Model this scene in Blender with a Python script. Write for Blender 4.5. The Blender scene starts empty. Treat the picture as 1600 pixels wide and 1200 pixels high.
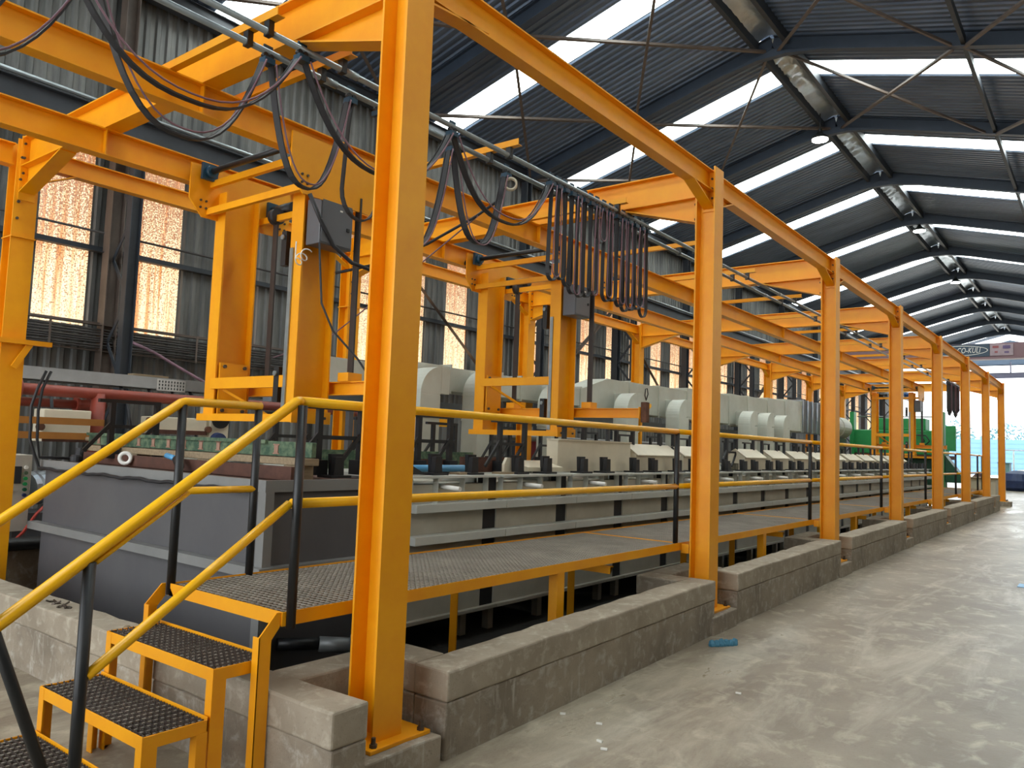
import bpy, bmesh, math, random
from mathutils import Vector, Matrix
random.seed(7)
SC = bpy.context.scene
COL = SC.collection
PI = math.pi

# ------------------------------------------------------------------ camera
H = 1.6
F, YAW, PIT, ROL = 1221.5387, .65752417, .0775095, .03605529
fw = Vector((math.cos(YAW)*math.cos(PIT), math.sin(YAW)*math.cos(PIT), math.sin(PIT)))
rt = Vector((math.sin(YAW), -math.cos(YAW), 0))
up = rt.cross(fw)
rt2 = rt*math.cos(ROL) + up*math.sin(ROL)
up2 = up*math.cos(ROL) - rt*math.sin(ROL)
cd = bpy.data.cameras.new('camera'); cam = bpy.data.objects.new('camera', cd); COL.objects.link(cam)
cd.sensor_fit = 'HORIZONTAL'; cd.sensor_width = 36; cd.lens = F*36/1600
cd.clip_start = .05; cd.clip_end = 500
m = Matrix((rt2, up2, -fw)).transposed().to_4x4(); m.translation = Vector((0, 0, H)); cam.matrix_world = m
SC.camera = cam

# ------------------------------------------------------------------ light
vs = SC.view_settings
SC.display_settings.display_device = 'sRGB'
vs.view_transform = 'Standard'; vs.look = 'None'; vs.gamma = 1; vs.use_curve_mapping = False
vs.exposure = 1.1
SC.cycles.use_denoising = True
SC.cycles.max_bounces = 8; SC.cycles.diffuse_bounces = 4; SC.cycles.glossy_bounces = 4
SC.cycles.caustics_reflective = False; SC.cycles.caustics_refractive = False
SC.cycles.sample_clamp_indirect = 4
wd = bpy.data.worlds.new('overcast_sky'); SC.world = wd; wd.use_nodes = True
bg = wd.node_tree.nodes['Background']; bg.inputs[0].default_value = (.92, .97, 1, 1); bg.inputs[1].default_value = 2.1
SKYLIGHT = 6.0
sun = bpy.data.lights.new('sun', 'SUN'); sun.energy = 9; sun.angle = .02; sun.color = (1, .97, .92)
so = bpy.data.objects.new('sun', sun); COL.objects.link(so); so.location = (90, -30, 60); so.rotation_euler = (math.radians(28), 0, 0)
def area(name, loc, rot, sx, sy, power, color):
    l = bpy.data.lights.new(name, 'AREA'); l.shape = 'RECTANGLE'; l.size = sx; l.size_y = sy
    l.energy = power; l.color = color
    o = bpy.data.objects.new(name, l); COL.objects.link(o); o.location = loc; o.rotation_euler = rot
    return o

# ------------------------------------------------------------------ materials
def lin(c): return tuple((x/12.92 if x <= .04045 else ((x+.055)/1.055)**2.4) for x in [v/255 for v in c])
MATS = {}
def mat(name, rgb, rough=.5, metal=0., var=.12, scale=4., spec=.5, bump=0., bscale=60., rgb2=None, stretch=None, thr=(.35, .7), detail=6):
    if name in MATS: return MATS[name]
    m = bpy.data.materials.new(name); m.use_nodes = True; nt = m.node_tree; N = nt.nodes; L = nt.links
    b = N['Principled BSDF']; b.inputs['Roughness'].default_value = rough; b.inputs['Metallic'].default_value = metal
    b.inputs['Specular IOR Level'].default_value = spec
    c = lin(rgb)
    tc = N.new('ShaderNodeTexCoord'); mp = N.new('ShaderNodeMapping'); L.new(tc.outputs['Object'], mp.inputs[0])
    if stretch: mp.inputs['Scale'].default_value = stretch
    nz = N.new('ShaderNodeTexNoise'); nz.inputs['Scale'].default_value = scale; nz.inputs['Detail'].default_value = detail; nz.inputs['Roughness'].default_value = .65
    L.new(mp.outputs[0], nz.inputs['Vector'])
    rp = N.new('ShaderNodeValToRGB'); L.new(nz.outputs['Fac'], rp.inputs[0])
    c2 = lin(rgb2) if rgb2 else tuple(x*(1+var) for x in c); c1 = c if rgb2 else tuple(x*(1-var) for x in c)
    rp.color_ramp.elements[0].position = thr[0]; rp.color_ramp.elements[1].position = thr[1]
    rp.color_ramp.elements[0].color = (*c1, 1); rp.color_ramp.elements[1].color = (*c2, 1)
    L.new(rp.outputs[0], b.inputs['Base Color'])
    if bump:
        n2 = N.new('ShaderNodeTexNoise'); n2.inputs['Scale'].default_value = bscale; n2.inputs['Detail'].default_value = 8
        L.new(tc.outputs['Object'], n2.inputs['Vector'])
        bp = N.new('ShaderNodeBump'); bp.inputs['Strength'].default_value = bump; bp.inputs['Distance'].default_value = .01
        L.new(n2.outputs['Fac'], bp.inputs['Height']); L.new(bp.outputs[0], b.inputs['Normal'])
    MATS[name] = m
    return m
ORANGE = mat('orange_paint', (241, 165, 6), .42, var=.10, scale=2.5, rgb2=(232, 149, 5), bump=.05, bscale=25)
YELLOW = mat('yellow_rail_paint', (246, 184, 14), .3, var=.06, scale=5)
BLACK = mat('black_paint', (26, 28, 30), .42, var=.25, scale=6)
BLACK2 = mat('black_steel', (22, 23, 26), .5, var=.3, scale=6)
RUBBER = mat('black_rubber', (34, 34, 37), .55, var=.2, scale=8)
CORD = mat('pink_brown_cord', (124, 92, 104), .5, var=.2, scale=8)
GRATE = mat('galvanised_grating', (150, 142, 130), .5, metal=.15, var=.2, scale=3)
TREADM = mat('dark_tread_grating', (66, 55, 48), .6, metal=.1, var=.3, scale=6)
TREADX = mat('tread_cross_bars', (150, 145, 135), .5, metal=.3, var=.2, scale=6)
STEEL = mat('galvanised_pipe', (150, 158, 160), .35, metal=.7, var=.15, scale=6)
RAFTER = mat('blue_grey_rafter_paint', (52, 62, 76), .5, var=.15, scale=2)
DARKSTEEL = mat('dark_roof_steel', (44, 48, 54), .6, var=.25, scale=2)
BROWNSTEEL = mat('brown_bracing_steel', (88, 76, 68), .55, var=.25, scale=2)
TANKG = mat('dark_grey_tank', (90, 89, 90), .5, var=.10, scale=1.2, rgb2=(78, 77, 80))
TANKL = mat('pale_grey_tank', (196, 192, 178), .5, var=.12, scale=1.5, rgb2=(172, 168, 152))
LEDGED = mat('dull_grey_ledge', (124, 124, 122), .5, var=.1, scale=2)
LEDGE = mat('grey_tank_ledge', (186, 188, 180), .45, var=.1, scale=2)
CREAM = mat('cream_cover', (214, 205, 182), .5, var=.08, scale=2)
DUCT = mat('white_duct', (196, 200, 190), .45, var=.08, scale=1.5, rgb2=(178, 180, 168))
SILVER = mat('crinkled_foil', (176, 188, 200), .3, metal=.8, var=.15, scale=3, bump=1., bscale=9)
CABINET = mat('grey_cabinet', (92, 94, 98), .4, var=.06, scale=4)
RED = mat('red_oxide_pipe', (142, 62, 48), .45, var=.15, scale=4)
GREEN = mat('corroded_green_copper', (52, 78, 60), .75, var=.2, scale=14, rgb2=(104, 120, 92), thr=(.42, .66))
PINK = mat('bare_copper_slot', (158, 120, 102), .6, var=.15, scale=20)
PRESS = mat('green_machine_paint', (38, 150, 84), .4, var=.12, scale=2)
PRESSD = mat('dark_green_paint', (20, 84, 58), .45, var=.15, scale=2)
TIMBER = mat('weathered_timber', (142, 124, 98), .8, var=.2, scale=6, stretch=(1, 8, 8))
BROWN = mat('rusty_brown_plate', (84, 52, 40), .75, var=.25, scale=8)
BLUE = mat('blue_pipe', (88, 158, 204), .4, var=.06)
TEAL = mat('blue_trolley', (22, 62, 84), .45, var=.15)
BOLT = mat('bolt_steel', (90, 80, 70), .5, metal=.6, var=.3, scale=30)
WHITEP = mat('white_plastic', (228, 226, 218), .4, var=.04)
RUST = mat('rusted_fitting', (96, 62, 44), .8, var=.3, scale=12)
TRAYM = mat('galvanised_tray', (132, 134, 134), .45, metal=.4, var=.12, scale=2)
CABLEM = mat('dark_conduit', (52, 48, 46), .5, var=.3, scale=3)
NAVY = mat('navy_plastic', (36, 52, 92), .5, var=.2)
REDK = mat('red_switch', (190, 36, 34), .4, var=.1)
SCREEN = mat('dark_screen', (52, 55, 58), .25, var=.1)
MOTORB = mat('blue_motor_paint', (34, 84, 150), .4, var=.1)
REDBOX = mat('dark_red_panel', (130, 28, 44), .55, var=.15)

def concrete(name, rgb, dark, light, scale=1.6, rough=.85, streak=False, patch=.0):
    m = bpy.data.materials.new(name); m.use_nodes = True; nt = m.node_tree; N = nt.nodes; L = nt.links
    b = N['Principled BSDF']; tc = N.new('ShaderNodeTexCoord')
    def noise(s, det=8, ro=.6, vec=None, dist=0):
        n = N.new('ShaderNodeTexNoise'); n.inputs['Scale'].default_value = s; n.inputs['Detail'].default_value = det
        n.inputs['Roughness'].default_value = ro; n.inputs['Distortion'].default_value = dist
        L.new(vec or tc.outputs['Object'], n.inputs['Vector']); return n.outputs['Fac']
    def ramp(fac, a, b_, ca, cb):
        r = N.new('ShaderNodeValToRGB'); L.new(fac, r.inputs[0]); e = r.color_ramp.elements
        e[0].position = a; e[1].position = b_; e[0].color = ca; e[1].color = cb; return r.outputs[0]
    def mix(fac, a, b_):
        x = N.new('ShaderNodeMix'); x.data_type = 'RGBA'; L.new(fac, x.inputs[0]); L.new(a, x.inputs[6]); L.new(b_, x.inputs[7]); return x.outputs[2]
    def rgbn(c):
        r = N.new('ShaderNodeRGB'); r.outputs[0].default_value = (*lin(c), 1); return r.outputs[0]
    g = lambda v: (v, v, v, 1)
    base = mix(ramp(noise(scale), .35, .65, g(0), g(1)), rgbn(rgb), rgbn(dark))
    base = mix(ramp(noise(scale*5, dist=.6), .52, .72, g(0), g(.75)), base, rgbn(light))
    if streak:
        mp = N.new('ShaderNodeMapping'); mp.inputs['Scale'].default_value = (14, 14, 1.2); L.new(tc.outputs['Object'], mp.inputs[0])
        base = mix(ramp(noise(1.6, vec=mp.outputs[0]), .60, .70, g(0), g(.55)), base, rgbn(light))
    base = mix(ramp(noise(70, 4), .60, .68, g(0), g(.75)), base, rgbn(dark))
    if patch:
        mp = N.new('ShaderNodeMapping'); mp.inputs['Scale'].default_value = (.25, 1, 1); L.new(tc.outputs['Object'], mp.inputs[0])
        pf = ramp(noise(1.3, 10, .7, mp.outputs[0], .5), .5, .66, g(0), g(1))
        base = mix(ramp(pf, 0, 1, g(0), g(patch)), base, rgbn(light))
        rr = N.new('ShaderNodeMapRange'); L.new(pf, rr.inputs[0]); rr.inputs[3].default_value = rough; rr.inputs[4].default_value = rough*.62
        L.new(rr.outputs[0], b.inputs['Roughness'])
    else: b.inputs['Roughness'].default_value = rough
    L.new(base, b.inputs['Base Color'])
    bp = N.new('ShaderNodeBump'); bp.inputs['Strength'].default_value = .35; bp.inputs['Distance'].default_value = .012
    L.new(noise(22, 10, .7), bp.inputs['Height']); L.new(bp.outputs[0], b.inputs['Normal'])
    MATS[name] = m; return m
FLOORM = concrete('concrete_floor', (152, 140, 122), (120, 107, 91), (196, 187, 166), 1.1, .40, patch=.6)
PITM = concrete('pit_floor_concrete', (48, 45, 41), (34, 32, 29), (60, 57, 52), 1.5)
KERBM = concrete('kerb_concrete', (158, 145, 127), (124, 113, 98), (186, 180, 168), 2.2, streak=True)
CAPM = concrete('kerb_cap_concrete', (164, 152, 134), (140, 128, 111), (190, 180, 162), 2.4)

def sheet(name, rgb, rgb2, rough, metal, stretch, scale=3., light=None):
    return mat(name, rgb, rough, metal, scale=scale, rgb2=rgb2, stretch=stretch, thr=(.3, .75))
WALLM = sheet('grey_wall_sheet', (68, 69, 69), (122, 121, 116), .5, .2, (2.2, 1, .22), 2.2)
ROOFM = sheet('dark_roof_sheet', (82, 95, 114), (114, 129, 150), .38, .45, (1.5, .2, 1), 1.5)

def emit_sheet(name, c1, c2, strength, rust=None):
    m = bpy.data.materials.new(name); m.use_nodes = True; nt = m.node_tree; N = nt.nodes; L = nt.links
    b = N['Principled BSDF']; b.inputs['Roughness'].default_value = .6
    tc = N.new('ShaderNodeTexCoord'); mp = N.new('ShaderNodeMapping'); L.new(tc.outputs['Object'], mp.inputs[0])
    n = N.new('ShaderNodeTexNoise'); n.inputs['Detail'].default_value = 6
    if rust: n.inputs['Scale'].default_value = 2.; mp.inputs['Scale'].default_value = (9, 9, .3)
    else: n.inputs['Scale'].default_value = 3
    L.new(mp.outputs[0], n.inputs['Vector'])
    r = N.new('ShaderNodeValToRGB'); r.color_ramp.elements[0].position = .36; r.color_ramp.elements[1].position = .5
    r.color_ramp.elements[0].color = (*lin(c1), 1); r.color_ramp.elements[1].color = (*lin(c2), 1)
    L.new(n.outputs['Fac'], r.inputs[0]); out = r.outputs[0]
    if rust:
        n2 = N.new('ShaderNodeTexNoise'); n2.inputs['Scale'].default_value = 50; n2.inputs['Detail'].default_value = 3; L.new(tc.outputs['Object'], n2.inputs['Vector'])
        # speckle gets denser towards the weathered top of the sheet
        sep = N.new('ShaderNodeSeparateXYZ'); L.new(tc.outputs['Object'], sep.inputs[0])
        mr = N.new('ShaderNodeMapRange'); L.new(sep.outputs[2], mr.inputs[0]); mr.inputs[1].default_value = 3.2; mr.inputs[2].default_value = 5.6; mr.inputs[3].default_value = -.035; mr.inputs[4].default_value = .13
        ad = N.new('ShaderNodeMath'); ad.operation = 'ADD'; L.new(n2.outputs['Fac'], ad.inputs[0]); L.new(mr.outputs[0], ad.inputs[1])
        r2 = N.new('ShaderNodeValToRGB'); r2.color_ramp.elements[0].position = .5; r2.color_ramp.elements[1].position = .6
        r2.color_ramp.elements[0].color = (0, 0, 0, 1); r2.color_ramp.elements[1].color = (1, 1, 1, 1); L.new(ad.outputs[0], r2.inputs[0])
        x = N.new('ShaderNodeMix'); x.data_type = 'RGBA'; L.new(r2.outputs[0], x.inputs[0]); L.new(out, x.inputs[6]); x.inputs[7].default_value = (*lin(rust), 1); out = x.outputs[2]
        # a paler stripe is mixed in along each raised rib
        mo = N.new('ShaderNodeMath'); mo.operation = 'MULTIPLY_ADD'; L.new(sep.outputs[0], mo.inputs[0]); mo.inputs[1].default_value = 1/.1775; mo.inputs[2].default_value = 1000-4.45/.1775
        fr = N.new('ShaderNodeMath'); fr.operation = 'FRACT'; L.new(mo.outputs[0], fr.inputs[0])
        r3 = N.new('ShaderNodeValToRGB'); r3.color_ramp.interpolation = 'LINEAR'; e3 = r3.color_ramp.elements
        e3[0].position = 0; e3[0].color = (0, 0, 0, 1); e3[1].position = .17; e3[1].color = (0, 0, 0, 1)
        for pp, vv in ((.22, -1), (.32, 1), (.42, 1), (.5, 0), (1, 0)):
            ee = e3.new(pp); ee.color = (max(vv, 0),)*3+(1,) if vv >= 0 else (0, 0, 0, 1)
        y = N.new('ShaderNodeMix'); y.data_type = 'RGBA'; fm_ = N.new('ShaderNodeMath'); fm_.operation = 'MULTIPLY'; fm_.inputs[1].default_value = .7
        L.new(r3.outputs[0], fm_.inputs[0]); L.new(fm_.outputs[0], y.inputs[0]); L.new(out, y.inputs[6]); y.inputs[7].default_value = (1, .86, .62, 1); out = y.outputs[2]
    b.inputs['Base Color'].default_value = (.3, .28, .25, 1)
    L.new(out, b.inputs['Emission Color']); b.inputs['Emission Strength'].default_value = strength
    MATS[name] = m; return m
SKYM = emit_sheet('translucent_roof_sheet', (228, 246, 246), (246, 255, 252), SKYLIGHT)
RUSTM = emit_sheet('rust_speckled_wall_sheet', (236, 146, 76), (255, 228, 180), .7, rust=(140, 80, 36))
FILLM = emit_sheet('added_fill_wall_sheet', (240, 232, 214), (250, 246, 236), .7)  # glow for the added sheets that fill the aisle side with light
LAMPM = emit_sheet('lamp_glow', (255, 250, 235), (255, 255, 245), 25)

# ------------------------------------------------------------------ mesh builder
ORG = {}
def ring_mesh(c, ax, R, r, t, n=28):
    c = Vector(c); a = Vector(ax).normalized(); e0 = a.cross(Vector((0,0,1))).normalized(); e1 = a.cross(e0); v = []
    for k in range(n):
        d = e0*math.cos(2*PI*k/n)+e1*math.sin(2*PI*k/n); v += [c+d*R-a*t/2, c+d*R+a*t/2, c+d*r+a*t/2, c+d*r-a*t/2]
    f = [(k*4+q, k*4+(q+1)%4, ((k+1)%n)*4+(q+1)%4, ((k+1)%n)*4+q) for k in range(n) for q in range(4)]
    return MB().add(v, f, True)
class MB:
    def __init__(s): s.v = []; s.f = []; s.sm = []
    def add(s, vs_, fs, smooth=False):
        o = len(s.v); s.v += [tuple(v) for v in vs_]; s.f += [tuple(i+o for i in f) for f in fs]; s.sm += [smooth]*len(fs); return s
    def box(s, x0, x1, y0, y1, z0, z1):
        return s.add([(x0,y0,z0),(x1,y0,z0),(x1,y1,z0),(x0,y1,z0),(x0,y0,z1),(x1,y0,z1),(x1,y1,z1),(x0,y1,z1)],
                     [(3,2,1,0),(4,5,6,7),(0,1,5,4),(1,2,6,5),(2,3,7,6),(3,0,4,7)])
    def bar(s, p0, p1, w, t, upv=(0,0,1)):
        """rectangular bar p0->p1: w along side, t along up"""
        p0 = Vector(p0); p1 = Vector(p1); d = (p1-p0).normalized(); u = Vector(upv)
        sd = d.cross(u)
        if sd.length < 1e-4: sd = d.cross(Vector((1,0,0)))
        sd.normalize(); u = sd.cross(d); a = sd*w/2; b = u*t/2
        vs_ = [p0-a-b, p0+a-b, p0+a+b, p0-a+b, p1-a-b, p1+a-b, p1+a+b, p1-a+b]
        return s.add(vs_, [(0,1,2,3),(7,6,5,4),(0,4,5,1),(1,5,6,2),(2,6,7,3),(3,7,4,0)])
    def tube(s, p0, p1, r, n=12, r1=None): return s.path([p0, p1], r, n, r1)
    def path(s, pts, r, n=10, r1=None):
        P = [Vector(p) for p in pts]; rings = []; T = []
        for i, p in enumerate(P):
            a = P[max(0, i-1)]; b = P[min(len(P)-1, i+1)]; T.append((b-a).normalized())
        ref = Vector((0,0,1)) if abs(T[0].z) < .9 else Vector((1,0,0))
        sd = T[0].cross(ref).normalized(); vs_ = []
        for i, p in enumerate(P):
            sd = (sd - T[i]*sd.dot(T[i])).normalized(); u = T[i].cross(sd)
            rr = r if r1 is None else r + (r1-r)*i/(len(P)-1)
            vs_ += [p + sd*rr*math.cos(2*PI*k/n) + u*rr*math.sin(2*PI*k/n) for k in range(n)]
        fs = [(i*n+k, i*n+(k+1)%n, (i+1)*n+(k+1)%n, (i+1)*n+k) for i in range(len(P)-1) for k in range(n)]
        o = len(s.v); s.add(vs_, fs, True)
        s.f += [tuple(o+k for k in range(n)), tuple(o+(len(P)-1)*n+n-1-k for k in range(n))]; s.sm += [False, False]
        return s
    def ribbon(s, pts, wd_, w, t):
        """flat cable: sweep of a w x t rectangle, width along wd_"""
        P = [Vector(p) for p in pts]; W = Vector(wd_).normalized(); vs_ = []
        for i, p in enumerate(P):
            tg = (P[min(len(P)-1, i+1)]-P[max(0, i-1)]).normalized(); nn = tg.cross(W).normalized()
            vs_ += [p-W*w/2-nn*t/2, p+W*w/2-nn*t/2, p+W*w/2+nn*t/2, p-W*w/2+nn*t/2]
        fs = []
        for i in range(len(P)-1):
            for k in range(4): fs.append((i*4+k, i*4+(k+1)%4, i*4+4+(k+1)%4, i*4+4+k))
        n = len(P)*4
        return s.add(vs_, fs+[(3,2,1,0),(n-4,n-3,n-2,n-1)])
    def loft(s, prof, p0, p1, side, upv):
        """extrude a closed 2d profile (side,up) from p0 to p1"""
        p0 = Vector(p0); p1 = Vector(p1); S = Vector(side); U = Vector(upv); n = len(prof)
        vs_ = [p0+S*a+U*b for a, b in prof] + [p1+S*a+U*b for a, b in prof]
        return s.add(vs_, [(i, (i+1)%n, n+(i+1)%n, n+i) for i in range(n)] + [tuple(range(n-1, -1, -1)), tuple(range(n, 2*n))])
    def ibeam(s, p0, p1, h, b, tf=.012, tw=.008, upv=(0,0,1)):
        """I section p0->p1 (centre line); h along upv, flange b across"""
        d = (Vector(p1)-Vector(p0)).normalized(); u = Vector(upv); sd = d.cross(u).normalized(); u = sd.cross(d)
        w = tw/2; hh = h/2; bb = b/2
        pr = [(-bb,-hh),(bb,-hh),(bb,-hh+tf),(w,-hh+tf),(w,hh-tf),(bb,hh-tf),(bb,hh),(-bb,hh),(-bb,hh-tf),(-w,hh-tf),(-w,-hh+tf),(-bb,-hh+tf)]
        return s.loft(pr, p0, p1, sd, u)
    def angle(s, p0, p1, a, b, t=.006, side=(1,0,0), upv=(0,0,1)):
        """L section: leg a along side, leg b along up, corner at the line"""
        return s.loft([(0,0),(a,0),(a,t),(t,t),(t,b),(0,b)], p0, p1, side, upv)
    def poly(s, pts, off):
        """extrude a planar polygon by vector off"""
        n = len(pts); P = [Vector(p) for p in pts]; o = Vector(off)
        return s.add(P+[p+o for p in P], [(i,(i+1)%n,n+(i+1)%n,n+i) for i in range(n)]+[tuple(range(n-1,-1,-1)), tuple(range(n,2*n))])
    def disc(s, c, ax, r, t, n=16):
        c = Vector(c); a = Vector(ax).normalized(); return s.tube(c-a*t/2, c+a*t/2, r, n)
    def lathe(s, c, ax, prof, n=20):
        """prof: list of (r, h) along ax"""
        c = Vector(c); a = Vector(ax).normalized(); r0 = a.cross(Vector((0,0,1)) if abs(a.z) < .9 else Vector((1,0,0))).normalized(); r1 = a.cross(r0)
        vs_ = [c+a*h+(r0*math.cos(2*PI*k/n)+r1*math.sin(2*PI*k/n))*r for r, h in prof for k in range(n)]
        m_ = len(prof)
        return s.add(vs_, [(i*n+k,i*n+(k+1)%n,(i+1)*n+(k+1)%n,(i+1)*n+k) for i in range(m_-1) for k in range(n)]
                     + [tuple(range(n-1,-1,-1)), tuple(range((m_-1)*n, m_*n))], False)
    def build(s, name, material, parent=None, bevel=0, seg=2, recalc=True):
        me = bpy.data.meshes.new(name); off = ORG.get(parent.name, Vector((0,0,0))) if parent else Vector((0,0,0))
        me.from_pydata([(v[0]-off.x, v[1]-off.y, v[2]-off.z) for v in s.v], [], s.f)
        me.polygons.foreach_set('use_smooth', s.sm)
        if recalc:
            bm = bmesh.new(); bm.from_mesh(me); bmesh.ops.recalc_face_normals(bm, faces=bm.faces); bm.to_mesh(me); bm.free()
        me.materials.append(material)
        o = bpy.data.objects.new(name, me); COL.objects.link(o)
        if parent: o.parent = parent; ORG[o.name] = off
        if bevel:
            b = o.modifiers.new('edge', 'BEVEL'); b.width = bevel; b.segments = seg; b.limit_method = 'ANGLE'; b.angle_limit = .7
        return o
def tag(o, label=None, cat=None, group=None, kind=None):
    if label: o['label'] = label
    if cat: o['category'] = cat
    if group: o['group'] = group
    if kind: o['kind'] = kind
    return o
def thing(name, loc, label, cat, group=None):
    o = bpy.data.objects.new(name, None); COL.objects.link(o); o.location = loc; o.empty_display_size = .1
    ORG[o.name] = Vector(loc); return tag(o, label, cat, group)
def dup(o, dx, label=None, parent=None):
    """a copy of a thing, its parts and their sub-parts, moved by dx"""
    c = o.copy(); COL.objects.link(c)
    if parent: c.parent = parent
    else:
        c.location = o.location + Vector(dx)
        if label: c['label'] = label
    for ch in list(o.children): dup(ch, None, None, c)
    return c
ORD = ['first','second','third','fourth','fifth','sixth','seventh','eighth','ninth','tenth','eleventh','twelfth','thirteenth','fourteenth','fifteenth','sixteenth','seventeenth','eighteenth','nineteenth','twentieth']
def interp(x, T):
    if x <= T[0][0]: return T[0][1]
    for (a, b), (c, d) in zip(T, T[1:]):
        if x <= c: return b+(d-b)*(x-a)/(c-a)
    return T[-1][1]
FZ = [(3,0),(6.7,.075),(10.6,.125),(15,.16),(25,.185),(32,.21),(70,.24)]
def fz(x): return interp(x, FZ)      # the concrete floor climbs a little along the hall
S = 3.858
XC = [2.743+S*i for i in range(8)]
# ================================================================== SETTING
def grid_floor(mb, xs, y0, y1, zf):
    for a, b in zip(xs, xs[1:]):
        mb.add([(a,y0,zf(a)),(b,y0,zf(b)),(b,y1,zf(b)),(a,y1,zf(a))], [(0,1,2,3)])
XS = [-8,0,2.21,3,4.8,6.7,8.6,10.6,12.8,15,20,25,27.6,32,45,62]
fl = MB()
grid_floor(fl, XS, -1.06, 2.75, fz)
grid_floor(fl, [-8,0,2.21,2.3], 2.75, 12.05, fz)
grid_floor(fl, [2.3]+XS[3:], 7.95, 12.05, fz)
for a_, b_ in zip([2.21]+XS[3:], XS[3:]):
    if b_ <= 27.6: fl.add([(a_,7.95,fz(a_)),(b_,7.95,fz(b_)),(b_,7.95,-.1),(a_,7.95,-.1)], [(0,1,2,3)])
grid_floor(fl, [27.6,32,45,62], 2.75, 7.95, fz)
for k in range(7):
    a, b = (2.3 if k == 0 else XC[k]-.34), XC[k]+.32
    grid_floor(fl, [a, b], 2.75, 3.2, fz)
tag(fl.build('floor', FLOORM, recalc=False), 'dusty grey concrete floor of the hall', 'floor', kind='structure')
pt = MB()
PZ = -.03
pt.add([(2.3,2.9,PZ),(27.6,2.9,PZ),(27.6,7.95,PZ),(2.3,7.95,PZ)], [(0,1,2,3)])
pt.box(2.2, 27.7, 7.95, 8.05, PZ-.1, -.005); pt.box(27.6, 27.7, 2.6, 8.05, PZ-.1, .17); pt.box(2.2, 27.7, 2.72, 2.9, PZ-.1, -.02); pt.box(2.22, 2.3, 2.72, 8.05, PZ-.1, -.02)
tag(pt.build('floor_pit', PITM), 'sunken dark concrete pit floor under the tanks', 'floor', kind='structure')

# corrugated sheeting ------------------------------------------------
RIB = [(0,0),(.034,0),(.056,1),(.112,1),(.134,0)]
PER = .1775
def ribs(x0, n): return [(x0+i*PER+a, d) for i in range(n) for a, d in RIB]+[(x0+n*PER, 0)]
def sheet_v(mb, x0, n, y, z0, z1, dep):
    P = ribs(x0, n); k = len(P)
    mb.add([(x, y-d*dep, z0) for x, d in P]+[(x, y-d*dep, z1) for x, d in P], [(i,i+1,k+i+1,k+i) for i in range(k-1)])
wl = MB(); WX0 = 4.45-.71*17; nwin = 0
for j in range(92):
    x0 = WX0+.71*j
    sheet_v(wl, x0, 4, 12.0, -.1, 3.12, .035); sheet_v(wl, x0, 4, 12.0, 5.75, 8.62, .035)
    if j % 2 == 1 and x0 > -2.5 and x0 < 54:
        w = MB(); sheet_v(w, x0, 4, 12.0, 3.12, 5.75, .035); nwin += 1
        tag(w.build('window_%d' % nwin, RUSTM, recalc=False), 'rust speckled translucent sheet glowing in the grey wall, number %s from the left' % (ORD[nwin-1] if nwin < 21 else ORD[nwin-21]+' beyond the twentieth'), 'window', 'translucent wall sheets', 'structure')
    else: sheet_v(wl, x0, 4, 12.0, 3.12, 5.75, .035)
tag(wl.build('wall_left', WALLM, recalc=False), 'grey corrugated steel side wall behind the plating line', 'wall', kind='structure')
wr = MB()
for j in range(98):
    x0 = -7.9+.71*j
    sheet_v(wr, x0, 4, -1.05, -.1, 3.0, .035); sheet_v(wr, x0, 4, -1.05, 5.75, 8.55, .035)
    if j % 2 == 0 and x0 < 30:  # unseen glowing sheets, added to brighten faces turned to the aisle
        w = MB(); sheet_v(w, x0, 4, -1.05, 3.0, 5.75, .035); nwin += 1
        tag(w.build('window_%d' % nwin, FILLM, recalc=False), 'added unseen fill light sheet in the aisle side wall, pair %d of the wall' % (j//2+1), 'window', 'added aisle side fill sheets', 'structure')
    else: sheet_v(wr, x0, 4, -1.05, 3.0, 5.75, .035)
tag(wr.build('wall_right', WALLM, recalc=False), 'grey corrugated steel wall on the aisle side', 'wall', kind='structure')
YR, ZR, SL = 5.48, 10.26, .27
def roofz(y): return ZR-SL*abs(y-YR)
RX = [.3, 5.4, 10.8, 15.55, 20.25, 25.0, 29.8, 34.9, 39.9, 44.7, 49.3, 54.0, 58.8]
SKX = [x+1.42 for x in RX]
def sheet_r(mb, x0, n, ya, yb, lift=.05):
    P = ribs(x0, n); k = len(P)
    mb.add([(x, ya, roofz(ya)+lift-d*.035) for x, d in P]+[(x, yb, roofz(yb)+lift-d*.035) for x, d in P], [(i,i+1,k+i+1,k+i) for i in range(k-1)])
rf = MB(); x = -7.8; ns = 0
WN = 'translucent white roof strip shining over the %s bay, %s slope'
while x < 62:
    hit = [i for i, sx in enumerate(SKX) if x <= sx < x+PER]
    if hit:
        i = hit[0]
        for side, ya, yb in (('left', YR+.28, 11.75), ('right', YR-.28, -.75)):
            w = MB(); sheet_r(w, x, 4, ya, yb); nwin += 1
            tag(w.build('window_%d' % nwin, SKYM, recalc=False), WN % (ORD[i], side), 'skylight', 'translucent roof strips', 'structure')
        sheet_r(rf, x, 4, 11.75, 12.1); sheet_r(rf, x, 4, -.75, -1.1)
        x += 4*PER
    else:
        sheet_r(rf, x, 1, YR+.28, 12.1); sheet_r(rf, x, 1, YR-.28, -1.1); x += PER
rf.box(-7.8,62,YR-.32,YR+.32,ZR+.09,ZR+.10)
tag(rf.build('ceiling', ROOFM, recalc=False), 'dark corrugated steel roof over the whole hall', 'roof', kind='structure')
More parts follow.
